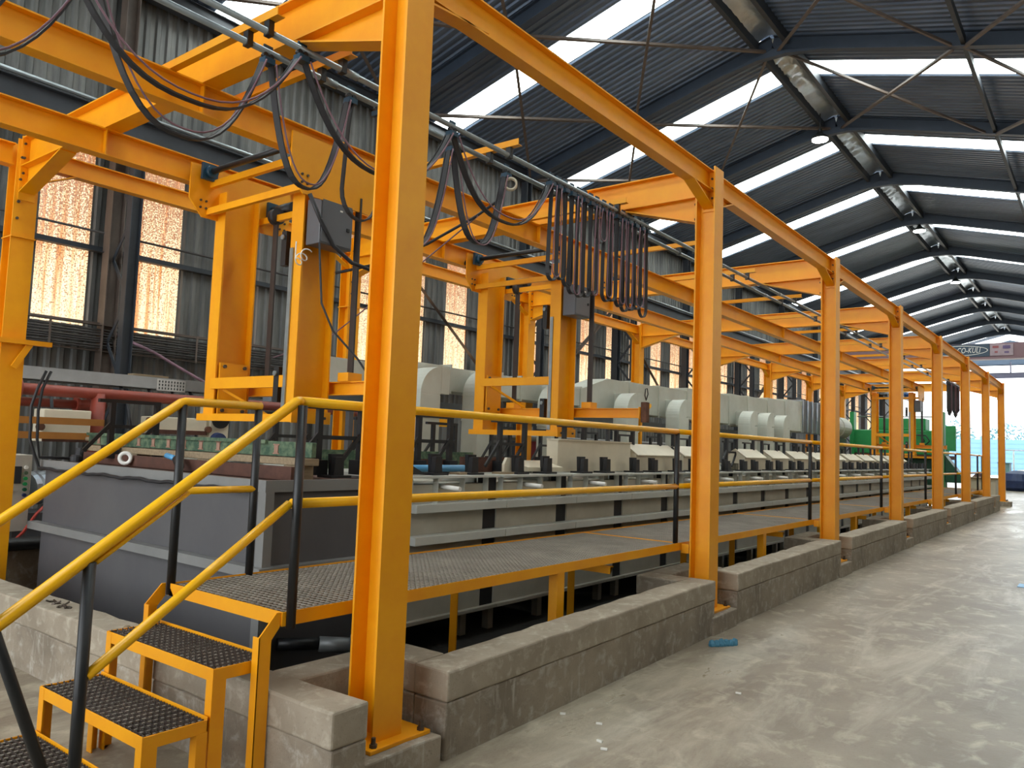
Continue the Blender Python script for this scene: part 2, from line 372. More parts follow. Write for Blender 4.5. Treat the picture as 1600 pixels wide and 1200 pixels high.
# gable above the open far end
gb = MB()
GX = 62.0
prof = [(12.05, 8.2), (12.05, roofz(12.05)-.35), (YR, ZR-.40), (-1.05, roofz(-1.05)-.35), (-1.05, 8.2)]
gb.poly([(GX, y, z) for y, z in prof], (.04, 0, 0))
tag(gb.build('wall_gable', ROOFM), 'dark sheeted gable above the open far end', 'wall', kind='structure')
lt = MB(); lt.ibeam((60.3,-1,7.3),(60.3,12,7.3),.36,.2); lt.bar((60.3,5.3,7.46),(60.3,5.3,8.2),.08,.08)
tag(lt.build('trim_1', mat('purple_grey_steel', (128,126,150), .5)), 'purple grey beam across the open far end with a short stub post', 'beam', kind='structure')
eb = MB(); eb.ibeam((-7,11.75,8.42),(62,11.75,8.42),.3,.14)
tag(eb.build('trim_2', DARKSTEEL), 'dark eaves beam along the top of the corrugated wall', 'beam', kind='structure')
# rafters ------------------------------------------------------------
for i, x in enumerate(RX):
    t = thing('roof_rafter', (x, YR, 9.9), 'dark steel roof rafter, %s of the row counting from the near end' % ORD[i], 'rafter', 'dark roof rafters')
    for nm, ye in (('left_arm', 11.8), ('right_arm', -.95)):
        r_ = MB(); n_ = Vector((0, 0, 1)); h = .29
        r_.ibeam((x, YR, roofz(YR)-h/2-.01), (x, ye, roofz(ye)-h/2-.01), h, .15, .016, .01)
        r_.build('arm', RAFTER, t)
    g = MB(); z0 = roofz(YR)-.30
    g.poly([(x-.07, YR-1.1, roofz(YR-1.1)-.30), (x-.07, YR, z0), (x-.07, YR+1.1, roofz(YR+1.1)-.30), (x-.07, YR+.3, z0-.16), (x-.07, YR-.3, z0-.16)], (.14, 0, 0))
    g.build('apex_haunch', RAFTER, t)
# ridge: dark ridge purlins and crinkled foil ridge lining in every bay
for i in range(1, len(RX)-1):
    a, b = RX[i]+.08, RX[i+1]-.08
    t = thing('ridge_lining', ((a+b)/2, YR, 10.1), 'crinkled silver ridge lining between dark purlins over bay %s from the near end' % ORD[i], 'ridge lining', 'ridge linings')
    p = MB(); p.box(a, b, YR+.27, YR+.36, roofz(YR+.3)-.2, roofz(YR+.3)+.02); p.build('purlin', DARKSTEEL, t)
    p = MB(); p.box(a, b, YR-.36, YR-.27, roofz(YR+.3)-.2, roofz(YR+.3)+.02); p.build('purlin', DARKSTEEL, t)
    c = MB(); n = 46; vs_ = []; fs = []
    for q in range(n+1):
        xx = a+(b-a)*q/n
        for w in range(7):
            yy = YR-.27+.09*w; vs_.append((xx, yy, ZR-.09+.1*math.sin(PI*w/6)+random.uniform(-.02, .02)*(1.6 if q < n*.6 else .7)))
    for q in range(n):
        for w in range(6): fs.append((q*7+w, q*7+w+1, q*7+w+8, q*7+w+7))
    c.add(vs_, fs, True); c.build('foil', SILVER, t, recalc=False)
for i in range(1, len(RX)-1):
    t = MB(); t.angle((RX[i], 1.98, roofz(2)-.26), (RX[i+1], 1.98, roofz(2)-.26), .07, .16, .008, (0,1,0))
    tag(t.build('roof_purlin', DARKSTEEL), 'dark purlin strut on the right roof slope, bay %s from the near end' % ORD[i], 'purlin', 'right slope purlins')
# roof bracing: crossing flats in three bays
PY = [11.7, 8.65, 5.55, 5.41, 2.2, -.9]
nb = 0
for i in (2, 3, 1):
    for ya, yb in ((11.6, 8.65), (8.65, 5.6), (5.35, 2.2), (2.0, -.9)):
        side = 'left' if ya > 5.5 else 'right'; pos = {11.6:'outer left', 8.65:'inner left', 5.35:'inner right', 2.0:'outer right'}[ya]
        bay = {1:'nearest', 2:'second', 3:'third'}[i]
        for q, (y0, y1) in enumerate(((ya, yb), (yb, ya))):
            b = MB(); dz = .30+.035*q
            b.bar((RX[i]+.05, y0, roofz(y0)-dz), (RX[i+1]-.05, y1, roofz(y1)-dz), .06, .01, (0, .26 if ya > 5.5 else -.26, 1))
            b.bar((RX[i]+.05, y0, roofz(y0)-dz+.03), (RX[i+1]-.05, y1, roofz(y1)-dz+.03), .008, .06, (0, 0, 1))
            tag(b.build('brace_bar', BROWNSTEEL), 'thin brown roof brace, %s panel of %s braced bay, %s' % (pos, bay, 'falling away' if q == 0 else 'rising away'), 'brace', 'roof brace bars')
# high bay lamps
for i, (x, y, z, w) in enumerate(((19.7, 5.72, 9.52, 'nearest'), (30.0, 5.3, 9.62, 'middle'), (39.3, 5.5, 9.55, 'farthest'))):
    t = thing('ceiling_lamp', (x, y, z), 'round white lamp glowing under the roof ridge, %s of three' % w, 'lamp', 'roof ridge lamps')
    l_ = MB(); l_.lathe((x,y,z), (0,0,1), [(.21,.0),(.2,.05),(.1,.12),(.05,.2),(.05,.26)], 20); l_.build('lamp_shade', BLACK, t)
    l_ = MB(); l_.disc((x,y,z-.012), (0,0,1), .19, .02, 20); l_.build('lamp_glass', LAMPM, t)
    l_ = MB(); l_.tube((x,y,z+.26), (x,y,roofz(y)), .012, 8); l_.build('hanging_rod', BLACK, t)
# wall steelwork -------------------------------------------------------
for i, x in enumerate(RX[:12]):
    t = thing('lattice_column', (x, 11.5, 0), 'dark lattice steel wall column, %s along the corrugated wall' % ORD[i], 'column', 'lattice wall columns')
    c = MB(); c.ibeam((x,11.76,fz(x)-.05),(x,11.76,8.3),.2,.2,.012,.009,(1,0,0)); c.build('wall_leg', DARKSTEEL if i > 1 else BROWNSTEEL, t)
    c = MB(); c.ibeam((x,11.18,fz(x)-.05),(x,11.18,5.62),.16,.14,.012,.008,(1,0,0)); c.build('crane_leg', DARKSTEEL, t)
    z = .4; s_ = 0; c = MB()
    while z < 5.2:
        y0, y1 = (11.2, 11.72) if s_ else (11.72, 11.2)
        c.bar((x,y0,z),(x,y1,z+.62),.06,.012,(1,0,0)); z += .62; s_ = 1-s_
    c.build('lacing', DARKSTEEL, t)
t = thing('crane_beam', (10, 11.2, 5.8), 'long dark crane beam with a bright rail along the corrugated wall', 'crane beam')
c = MB(); c.ibeam((-6,11.2,5.86),(61,11.2,5.86),.5,.22,.02,.012); c.build('beam', DARKSTEEL, t)
c = MB(); c.tube((-6,11.14,6.17),(61,11.14,6.17),.035,8); c.tube((-6,11.06,6.15),(61,11.06,6.15),.02,8); c.build('rail', STEEL, t)
g = MB(); g.angle((-6,11.93,4.22),(61,11.93,4.22),-.12,.1,.012,(0,1,0))
tag(g.build('trim_3', DARKSTEEL), 'dark angle rail along the wall under the glowing sheets', 'rail', kind='structure')
g = MB(); g.tube((-6,11.86,4.52),(61,11.86,4.52),.018,8)
tag(g.build('wall_conduit', CABLEM), 'thin dark conduit pipe running along the wall across the glowing sheets', 'pipe')
for i, (xa, xb, d) in enumerate(((11.0,15.3,0),(15.8,20.0,1),(20.5,24.8,0),(29.9,34.7,1))):
    g = MB(); g.angle((xa,11.84,5.6 if d == 0 else 2.4),(xb,11.84,2.4 if d == 0 else 5.6),.09,.09,.01,(0,-1,0))
    tag(g.build('wall_brace', BROWNSTEEL), 'brown diagonal brace on the corrugated wall, %s from the near end' % ORD[i], 'brace', 'wall braces')
t = thing('conduit_rack', (6, 11.75, 2.95), 'rack of dark conduits low on the corrugated wall under the glowing sheets', 'conduit rack')
for k in range(8):
    c = MB(); c.tube((-3,11.72,2.80+.036*k),(17,11.72+random.uniform(-.02,.02),2.80+.036*k+random.uniform(-.02,.02)),.014,8); c.build('conduit', CABLEM, t)
c = MB(); c.angle((-3,11.78,3.12),(17,11.78,3.12),-.1,.05,.006,(0,1,0)); c.angle((-3,11.78,2.74),(17,11.78,2.74),-.1,.03,.006,(0,1,0)); c.build('rack_rail', BROWNSTEEL, t)
for k in range(9):
    c = MB(); c.bar((-2+2.2*k,11.69,2.72),(-2+2.2*k,11.69,3.16),.03,.008,(0,1,0)); c.build('strap', BROWNSTEEL, t)
c = MB(); c.path([(5.5,11.72,3.02),(6.0,11.5,2.8),(6.4,11.3,2.55),(6.8,11.0,2.28)],.022,8); tag(c.build('slanting_conduit', CORD), 'dark red conduit slanting down from the conduit rack', 'pipe')
# outside ----------------------------------------------------------------
gm = concrete('outdoor_ground', (190,188,180), (170,168,160), (206,206,200), .4)
g = MB(); g.add([(62,-60,.24),(160,-60,.24),(160,110,.24),(62,110,.24)], [(0,1,2,3)])
tag(g.build('ground_outside', gm, recalc=False), 'pale ground outside the open far end', 'ground', kind='structure')
fm = mat('blue_grey_fence', (92,130,178), .7, var=.06, scale=1)
t = thing('boundary_fence', (95, 10, .24), 'long blue grey panelled boundary fence outside the far end', 'fence')
for k in range(24):
    y = -25+4*k
    p = MB(); p.box(95,95.06,y,y+3.9,.2,3.95)
    for q in range(7): p.box(94.97,95.0,y,y+3.9,.5+.5*q,.53+.5*q)
    p.build('fence_panel', fm, t)
    p = MB(); p.box(94.93,95.1,y+3.88,y+4.02,.2,4.05); p.build('post', fm, t)
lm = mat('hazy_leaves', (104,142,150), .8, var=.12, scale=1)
for i, (y, x, h, w, lab) in enumerate(((9.3,101,6.1,2.6,'pale hazy tree behind the fence right of the last yellow column'),(14.6,104,6.4,2.2,'pale hazy tree behind the fence just left of the last yellow columns'),(4.2,108,6.6,2.6,'pale hazy tree behind the fence at the picture edge'),(20,104,5.9,3.0,'pale hazy tree behind the fence near the green press'))):
    t = thing('tree', (x, y, .24), lab, 'tree', 'trees outside')
    p = MB(); p.tube((x,y,.2),(x,y,h-1.2),.18,8,.08); p.build('trunk', mat('hazy_bark', (110,110,110), .9), t)
    p = MB()
    for q in range(420):
        a = random.uniform(0, 2*PI); rr = w*math.sqrt(random.random()); zz = h-2.6+random.random()*2.6*(1-(rr/w)**2*.7)
        c = Vector((x+rr*.6*math.cos(a), y+rr*math.sin(a), zz)); d1 = Vector((random.uniform(-1,1),random.uniform(-1,1),random.uniform(-1,1))).normalized(); d2 = d1.cross(Vector((.3,.5,.8))).normalized()
        p.add([c-d1*.16-d2*.09, c+d1*.16-d2*.09, c+d1*.16+d2*.09, c-d1*.16+d2*.09], [(0,1,2,3)])
    p.build('crown', lm, t, recalc=False)
# ================================================================== KERBS
def slab(mb, x0, x1, y0, y1, zb, zt, nx, jit=0):
    """box along X whose bottom/top follow functions of x, with slightly hand-trowelled edges"""
    st = []
    for i in range(nx+1):
        x = x0+(x1-x0)*i/nx; j = lambda: random.uniform(-jit, jit) if jit else 0
        st.append([(x,y0+j(),zb(x)),(x,y1+j(),zb(x)),(x,y1+j()*.5,zt(x)+j()),(x,y0+j()*.5,zt(x)+j())])
    vs_ = [p for s in st for p in s]; fs = [(0,1,2,3), tuple(nx*4+k for k in (3,2,1,0))]
    for i in range(nx):
        for k in range(4): fs.append((i*4+k, i*4+4+k, i*4+4+(k+1)%4, i*4+(k+1)%4))
    mb.add(vs_, fs)
KZ, KC = .285, .445
for k in range(7):
    x0, x1 = 3.05+S*k, 6.41+S*k
    if k == 6: x1 = 27.2
    t = thing('concrete_kerb', ((x0+x1)/2, 2.8, fz(x0)), 'low concrete kerb wall between the %s and %s yellow aisle columns' % (ORD[k], ORD[k+1]), 'kerb', 'concrete kerb walls')
    t['kind'] = 'structure'
    for nm, zb, zt, mm, jt, o in (('wall', lambda x: fz(x)-.1, lambda x: fz(x)+KZ, KERBM, .003, 0), ('cap', lambda x: fz(x)+KZ, lambda x: fz(x)+KC, CAPM, .005, .005)):
        b = MB(); slab(b, x0, x1, 2.70-o, 2.93+o, zb, zt, 22 if k < 2 else 10, jt)
        slab(b, x0, x0+.23, 2.93, 3.33, zb, zt, 2)
        slab(b, x1-.23, x1, 2.93, 3.33, zb, zt, 2)
        if k < 6: slab(b, x1, x1+.62, 3.12, 3.33, zb, zt, 2)
        b.build(nm, mm, t, bevel=.012)
t = thing('concrete_kerb', (2.33, 5, 0), 'low concrete kerb wall beside the stairs at the near end of the line', 'kerb', 'concrete kerb walls'); t['kind'] = 'structure'
for nm, za, zb_, mm, o in (('wall', -.2, KZ, KERBM, 0), ('cap', KZ, KC, CAPM, .005)):
    b = MB(); n = 30
    st = []
    for i in range(n+1):
        y = 2.635+(8.3-2.635)*i/n; j = lambda: random.uniform(-.005, .005)
        st.append([(2.258-o+j(),y,za),(2.46+o+j(),y,za),(2.46+o+j(),y,zb_+j()),(2.258-o+j(),y,zb_+j())])
    vs_ = [p for s in st for p in s]; fs = [(0,1,2,3), tuple(n*4+q for q in (3,2,1,0))]
    for i in range(n):
        for q in range(4): fs.append((i*4+q, i*4+4+q, i*4+4+(q+1)%4, i*4+(q+1)%4))
    b.add(vs_, fs)
    slab(b, 2.45, 3.05, 3.12, 3.33, lambda x: za, lambda x: zb_, 2)
    b.build(nm, mm, t, bevel=.012)
# ================================================================== YELLOW PORTAL FRAMES
CT = 4.17
for i, xc in enumerate(XC):
    f = fz(xc); zb = f+.15
    if i < 8:
        p = MB(); slab(p, xc-.25, xc+.26, 2.68 if i < 7 else 2.64, 3.1, lambda x: fz(x)-.05, lambda x: fz(x)+.15, 3, .004)
        tag(p.build('concrete_plinth', KERBM, bevel=.01), 'rough concrete plinth under the %s yellow aisle column' % ORD[i], 'plinth', 'column plinths', 'structure')
    t = thing('yellow_column', (xc, 2.89, zb), 'orange yellow steel column at the aisle edge, %s from the camera' % ORD[i], 'column', 'yellow aisle columns')
    c = MB(); c.ibeam((xc,2.8925,zb+.02),(xc,2.8925,CT),.185,.19,.013,.009,(0,1,0)); c.build('shaft', ORANGE, t)
    c = MB(); c.box(xc-.165,xc+.235,2.735,3.05,zb,zb+.02); pl = c.build('base_plate', ORANGE, t, bevel=.003)
    for bx, by in ((xc-.12,2.765),(xc+.195,2.765),(xc-.12,3.02),(xc+.195,3.02)):
        c = MB(); c.lathe((bx,by,zb+.02),(0,0,1),[(.019,0),(.019,.016),(.011,.016),(.011,.045)],6); c.build('bolt', BOLT, pl)
    for s in (-1, 1):      # bolted connection plates for the tie beams and knee braces
        if (i == 0 and s < 0) or (i == 7 and s > 0): continue
        c = MB(); c.poly([(xc+s*.006,2.83,3.78),(xc+s*.006,2.95,3.78),(xc+s*.006,2.95,4.15),(xc+s*.006,2.83,4.15)],(s*.01,0,0)); c.build('end_plate', ORANGE, t)
        if i:
            c = MB(); c.bar((xc+s*.015,2.89,3.81),(xc+s*.44,2.89,3.965),.10,.012,(0,0,1)); c.poly([(xc+s*.01,2.886,3.80),(xc+s*.44,2.886,3.96),(xc+s*.01,2.886,3.96)],(0,.008,0))
        else:
            c = MB(); c.bar((xc+.09,2.89,3.93),(xc+.6,2.89,3.985),.10,.012,(0,0,1))
        c.build('knee_brace', ORANGE, t)
        for zz in (3.82, 3.9, 3.99, 4.08):
            if i < 4:
                c = MB(); c.disc((xc+s*.02,2.86,zz),(1,0,0),.011,.014,6); c.build('bolt', BOLT, t)
    # cross beam from aisle column to rear column, with tapered haunches
    t = thing('cross_beam', (xc, 5.3, 3.9), 'orange yellow cross beam spanning the line from the %s aisle column' % ORD[i], 'beam', 'yellow cross beams')
    c = MB(); c.ibeam((xc,2.987,4.055),(xc,7.70,4.055),.27,.135,.011,.007); c.build('beam', ORANGE, t)
    for y0, y1, nm in ((2.987, 3.78, 'haunch'), (7.70, 6.9, 'haunch')):
        s = 1 if y1 > y0 else -1
        c = MB(); c.poly([(xc-.004,y0,3.92),(xc-.004,y1,3.92),(xc-.004,y0,3.69)],(.008,0,0))
        c.bar((xc,y0,3.69),(xc,y1,3.917),.13,.011,(0,0,1)); c.build(nm, ORANGE, t)
        c = MB(); c.box(xc-.07,xc+.07,min(y0,y0+s*.012),max(y0,y0+s*.012),3.62,4.2); c.build('end_plate', ORANGE, t)
        for zz in (3.72, 3.86, 4.0, 4.13):
            for sx in (-.045, .045):
                if i < 3:
                    c = MB(); c.disc((xc+sx,y0+s*.02,zz),(0,1,0),.011,.016,6); c.build('bolt', BOLT, t)
    t = thing('rear_column', (xc, 7.79, 0), 'orange yellow rear column behind the tanks, %s from the near end' % ORD[i], 'column', 'yellow rear columns')
    c = MB(); c.ibeam((xc,7.7925,PZ if xc < 27 else fz(xc)),(xc,7.7925,CT),.185,.19,.013,.009,(0,1,0)); c.build('shaft', ORANGE, t)
    if i == 0:
        c = MB(); c.box(2.45,3.03,7.62,7.69,2.33,2.372); c.bar((2.86,7.65,2.34),(2.74,7.65,2.12),.05,.02,(0,1,0)); c.build('bracket_arm', ORANGE, t)
    if i < 2:
        c = MB(); c.box(xc-.1,xc+.1,7.68,7.90,3.28,3.292); c.build('collar_plate', ORANGE, t)
        for zz in (3.45,3.6,3.8,4.0): 
            c = MB(); c.disc((xc-.06,7.69,zz),(0,1,0),.013,.016,6); c.build('bolt', BOLT, t)
# pit edge under the rear columns
for i in range(7):
    a, b = XC[i]+.1, XC[i+1]-.1
    t = thing('tie_beam', ((a+b)/2, 2.89, 4.05), 'orange yellow tie beam along the aisle between the %s and %s aisle columns' % (ORD[i], ORD[i+1]), 'beam', 'aisle tie beams')
    c = MB(); c.ibeam((XC[i]+.02,2.89,4.055),(XC[i+1]-.02,2.89,4.055),.19,.10,.010,.007); c.build('beam', ORANGE, t)
    t = thing('rear_tie_beam', ((a+b)/2, 7.79, 4.0), 'orange yellow tie beam between the %s and %s rear columns' % (ORD[i], ORD[i+1]), 'beam', 'rear tie beams')
    c = MB(); c.ibeam((XC[i]+.02,7.79,4.06),(XC[i+1]-.02,7.79,4.06),.17,.10,.010,.007); c.build('beam', ORANGE, t)
    c = MB()
    for xx, s in ((XC[i], 1), (XC[i+1], -1)): c.bar((xx+s*.01,7.79,3.78),(xx+s*.42,7.79,3.975),.09,.012)
    c.build('knee_brace', ORANGE, t)
c = MB(); c.ibeam((-.5,7.79,4.03),(2.64,7.79,4.03),.20,.12,.011,.007); tag(c.build('rear_tie_beam', ORANGE), 'orange yellow tie beam running left from the first rear column', 'beam', 'rear tie beams')
# runway beams under the cross beams
RWE = 27.5
for y, lab in ((4.805, 'long orange yellow runway beam under the cross beams, the one nearer the aisle'), (6.165, 'long orange yellow runway beam under the cross beams, the one nearer the wall')):
    t = thing('runway_beam', (13, y, 3.82), lab, 'runway beam')
    c = MB(); c.ibeam((-1.2,y,3.815),(RWE,y,3.815),.21,.11,.010,.007); c.build('beam', ORANGE, t)
    c = MB(); c.box(RWE,RWE+.012,y-.07,y+.07,3.68,3.93); c.build('end_stop', ORANGE, t)
    for k in range(8):
        c = MB(); c.box(XC[k]-.05,XC[k]-.04,y-.05,y-.005,3.72,3.91); c.build('stiffener', ORANGE, t)
# ================================================================== WALKWAY
WZ, WY0, WY1 = .79, 3.06, 4.06
def grating(x0, x1, y0, y1, z, pitch=.038, h=.024, t=.0055):
    g = MB(); n = int((x1-x0)/pitch)
    for i in range(n+1):
        x = x0+(x1-x0)*i/n; g.box(x-t/2,x+t/2,y0,y1,z-h,z)
    n = int((y1-y0)/pitch)
    for i in range(n+1):
        y = y0+(y1-y0)*i/n; g.box(x0,x1,y-t/2,y+t/2,z-h,z-.001)
    return g
bounds = [2.29]+[x-.13 for x in XC[1:7]]+[26.9]
proto_g = None
for k in range(7):
    x0, x1 = bounds[k]+.003, bounds[k+1]-.003
    lab = 'grated walkway platform with orange edge angles between the %s and %s aisle columns' % (ORD[k], ORD[k+1]) if k else 'grated walkway platform with orange edge angles at the head of the stairs'
    t = thing('walkway_platform', ((x0+x1)/2, 3.56, WZ), lab, 'walkway', 'grated walkway platforms')
    f = MB(); f.angle((x0,WY0,WZ-.065),(x1,WY0,WZ-.065),.05,.065,.006,(0,1,0)); f.build('edge_angle', ORANGE, t)
    f = MB(); f.angle((x0,WY1,WZ-.065),(x1,WY1,WZ-.065),-.05,.065,.006,(0,1,0)); f.build('edge_angle', ORANGE, t)
    for xa_, xb_, za_, zb_ in [(x0,x0+.006,WZ-.065,WZ),(x1-.006,x1,WZ-.065,WZ)]+[(x0+(x1-x0)*q/4-.02,x0+(x1-x0)*q/4+.02,WZ-.06,WZ-.035) for q in (1,2,3)]:
        f = MB(); f.box(xa_,xb_,WY0+.007,WY1-.007,za_,zb_); f.build('cross_member', ORANGE, t)
    grating(x0+.012, x1-.012, WY0+.012, WY1-.012, WZ-.006, .038 if k < 2 else .046).build('grating', GRATE, t, recalc=False)
    for q, xx in enumerate(((x0+x1)/2+.24, x1-.22)):
        for yy, sy in ((WY0+.012, 1), (WY1-.012, -1)):
            if q and sy > 0: continue
            l_ = MB(); l_.angle((xx-.05,yy,PZ),(xx-.05,yy,WZ-.066),.09,.07*sy,.008,(1,0,0),(0,1,0)); l_.build('leg', ORANGE, t)
    f = MB(); f.angle((x0+(x1-x0)*.72,WY0+.02,WZ-.10),(x0+(x1-x0)*.72,WY1-.02,WZ-.10),.05,-.05,.006); f.build('bracket', ORANGE, t)
    if k < 6:
        f = MB(); f.poly([(XC[k+1]-.10,2.99,WZ-.09),(XC[k+1]-.10,WY0-.002,WZ-.09),(XC[k+1]-.10,WY0-.002,WZ-.01),(XC[k+1]-.10,2.99,WZ-.01)],(.01,0,0)); f.build('column_bracket', ORANGE, t)
# guard rail along the walkway
PO = 3.035
def post(mb, x, y, z0, z1, r=.023): mb.tube((x,y,z0),(x,y,z1),r,12)
px = [2.33]+[XC[k]-.16 for k in range(1, 7)]+[26.7]
for k in range(7):
    a, b = px[k], px[k+1]
    t = thing('guard_rail', ((a+b)/2, 3.09, 1.3), ('yellow guard rail on black post along the walkway, between the %s and %s aisle columns' % (ORD[k], ORD[k+1])) if k else 'yellow guard rail on black post from the stair head past the first aisle column', 'guard rail', 'walkway guard rails')
    for nm, z in (('top_rail', 1.77), ('mid_rail', 1.285)):
        r_ = MB(); r_.tube((a,3.09,z),(b,3.09,z),.024,14); r_.build(nm, YELLOW, t)
    r_ = MB(); post(r_, b, 3.09, WZ-.004, 1.755); r_.build('post', BLACK, t)
# ================================================================== STAIRS
t = thing('metal_staircase', (1.85, 3.6, 0), 'orange yellow steel staircase with dark serrated treads up to the walkway', 'staircase')
SY0, SY1 = 3.13, 4.10
TR = [(2.0,2.285,.578),(1.70,1.99,.368),(1.40,1.69,.158)]
for n, (x0, x1, z) in enumerate(TR):
    f = MB()
    f.box(x0,x0+.006,SY0,SY1,z-.055,z); f.box(x1-.006,x1,SY0,SY1,z-.055,z+.012)
    f.box(x0,x1,SY0,SY0+.006,z-.055,z); f.box(x0,x1,SY1-.006,SY1,z-.055,z)
    tr = f.build('tread_frame', ORANGE, t, bevel=.0015, seg=1)
    g = MB(); nbar = 10
    for i in range(nbar):                       # serrated bearing bars across the tread
        xx = x0+.014+(x1-x0-.034)*i/(nbar-1); ys = SY0+.012; L_ = SY1-SY0-.024; m_ = 76
        top = []
        for q in range(m_+1):
            top.append((xx, ys+L_*q/m_, z+.004 if q % 2 == 0 else z-.006))
        g.poly([(xx,ys,z-.03)]+top+[(xx,ys+L_,z-.03)], (.006,0,0))
    g.build('grating', TREADM, tr)
    for q in range(20):
        yy = SY0+.03+(SY1-SY0-.06)*q/19
        g = MB(); g.box(x0+.008,x1-.008,yy-.006,yy+.006,z-.012,z-.005); g.build('cross_rod', TREADX, tr)
    for y, sy in ((SY0, 1), (SY1, -1)):
        l_ = MB(); l_.angle((x0-.001,y-sy*.002,fz(x0)),(x0-.001,y-sy*.002,z-.002),.066,.05*sy,.007,(1,0,0),(0,1,0)); l_.build('leg', ORANGE, t)
        if n:
            l_ = MB(); l_.angle((x1-.05,y-sy*.001,fz(x0)),(x1-.05,y-sy*.001,z-.05),.05,.05*sy,.006,(1,0,0),(0,1,0)); l_.build('leg', ORANGE, t)
for y, sy in ((WY0+.01, 1), (WY1+.03, -1)):      # chamfered stringer plates at the walkway end
    l_ = MB(); l_.poly([(2.182,y,.0),(2.247,y,.0),(2.247,y,WZ-.12),(2.289,y,WZ-.068),(2.289,y,WZ-.002),(2.268,y,WZ-.002),(2.182,y,WZ-.10)],(0,sy*.008,0)); l_.build('leg', ORANGE, t)
    l_ = MB(); l_.box(2.180,2.187,min(y,y+sy*.045),max(y,y+sy*.045),0,WZ-.10); l_.build('leg', ORANGE, t)
# stair handrails
SLP = (1.767-1.116)/(2.331-1.413)
def sx(x, z0, x0=2.331): return z0+(x-x0)*SLP
t = thing('stair_handrail', (1.8, 3.08, 1), 'yellow sloping handrail with black posts on the aisle side of the stairs', 'handrail')
r_ = MB(); r_.path([(.55,3.08,sx(.55,1.767)),(2.32,3.08,1.767),(2.345,3.085,1.77)],.0245,14); r_.build('top_rail', YELLOW, t)
r_ = MB(); r_.tube((1.436,3.08,.675),(2.31,3.08,1.285),.021,14); r_.build('mid_rail', YELLOW, t)
r_ = MB(); post(r_, 1.418, 3.08, .02, 1.10); r_.build('post', BLACK, t)
r_ = MB(); post(r_, 2.335, 3.052, WZ-.075, 1.75); r_.build('post', BLACK, t)
r_ = MB(); r_.tube((.98,3.08,1.26-.9+.89),(1.42,3.08,.06),.021,12); r_.build('bracing_post', BLACK, t)
r_ = MB(); r_.path([(1.44,3.08,1.095),(1.80,3.08,1.35)],.010,8); r_.build('rail_weld_strip', YELLOW, t)
t = thing('stair_handrail', (1.8, 4.1, 1), 'yellow sloping handrail with black posts on the wall side of the stairs', 'handrail')
r_ = MB(); r_.path([(.5,4.06,sx(.5,1.772,2.305)),(2.295,4.06,1.766),(2.32,4.06,1.772),(2.80,4.06,1.775)],.0245,14); r_.build('top_rail', YELLOW, t)
r_ = MB(); r_.tube((2.32,4.06,1.283),(2.79,4.06,1.283),.0205,12); r_.build('mid_rail', YELLOW, t)
for x in (2.306, 2.788):
    r_ = MB(); post(r_, x, 4.062, WZ-.06, 1.755); r_.build('post', BLACK, t)
# ================================================================== TANKS
TX0, TP, TW, NT = 4.33, 1.12, .93, 19
TY0, TY1, TZ = 4.33, 7.55, 1.33
t = thing('end_tank', (3.6, 6, PZ+.01), 'large dark grey tank at the near end with a pale ledge and rim', 'tank')
c = MB(); c.box(3.07,4.14,TY0,7.64,PZ+.02,1.24); c.build('body', TANKG, t)
c = MB(); c.box(3.03,4.17,4.29,7.68,1.24,1.265); c.box(3.03,3.07,4.29,7.68,1.265,1.315); c.box(3.07,4.13,4.29,4.33,1.265,1.315); c.box(4.13,4.17,4.29,7.68,1.265,1.315); c.build('rim', LEDGED, t)
c = MB(); c.box(2.99,3.07,4.25,7.74,.70,.765); c.box(3.07,4.16,4.25,4.33,.70,.765); c.build('ledge', LEDGED, t)
c = MB(); c.box(3.035,3.10,4.29,4.37,PZ+.01,.70); c.box(3.035,3.10,4.29,4.37,.765,1.24); c.build('corner_post', LEDGED, t)
c = MB(); c.box(3.10,4.10,4.36,7.60,1.268,1.30); c.build('rusty_top_plate', BROWN, t)
pts = []
for i in range(60):
    y = 7.62-3.1*i/59; pts.append((3.005, y, 1.24+.006*math.sin(i*.62)+.003*math.sin(i*1.7)))
c = MB(); c.path([(2.99,7.6,2.11),(2.93,7.6,1.95),(2.89,7.6,1.79),(2.9,7.6,1.5),(2.95,7.6,1.36),(3.0,7.63,1.26)]+pts,.013,8)
tag(c.build('black_hose', RUBBER), 'black hose hanging from the left and clipped along the end tank rim', 'hose')
c = MB(); c.path([(3.03,7.6,2.11),(2.97,7.6,1.95),(2.95,7.6,1.75),(2.96,7.6,1.5),(3.0,7.62,1.34),(3.3,7.5,1.33)],.013,8)
tag(c.build('black_hose', RUBBER), 'second black hose dropping onto the left corner of the end tank', 'hose')

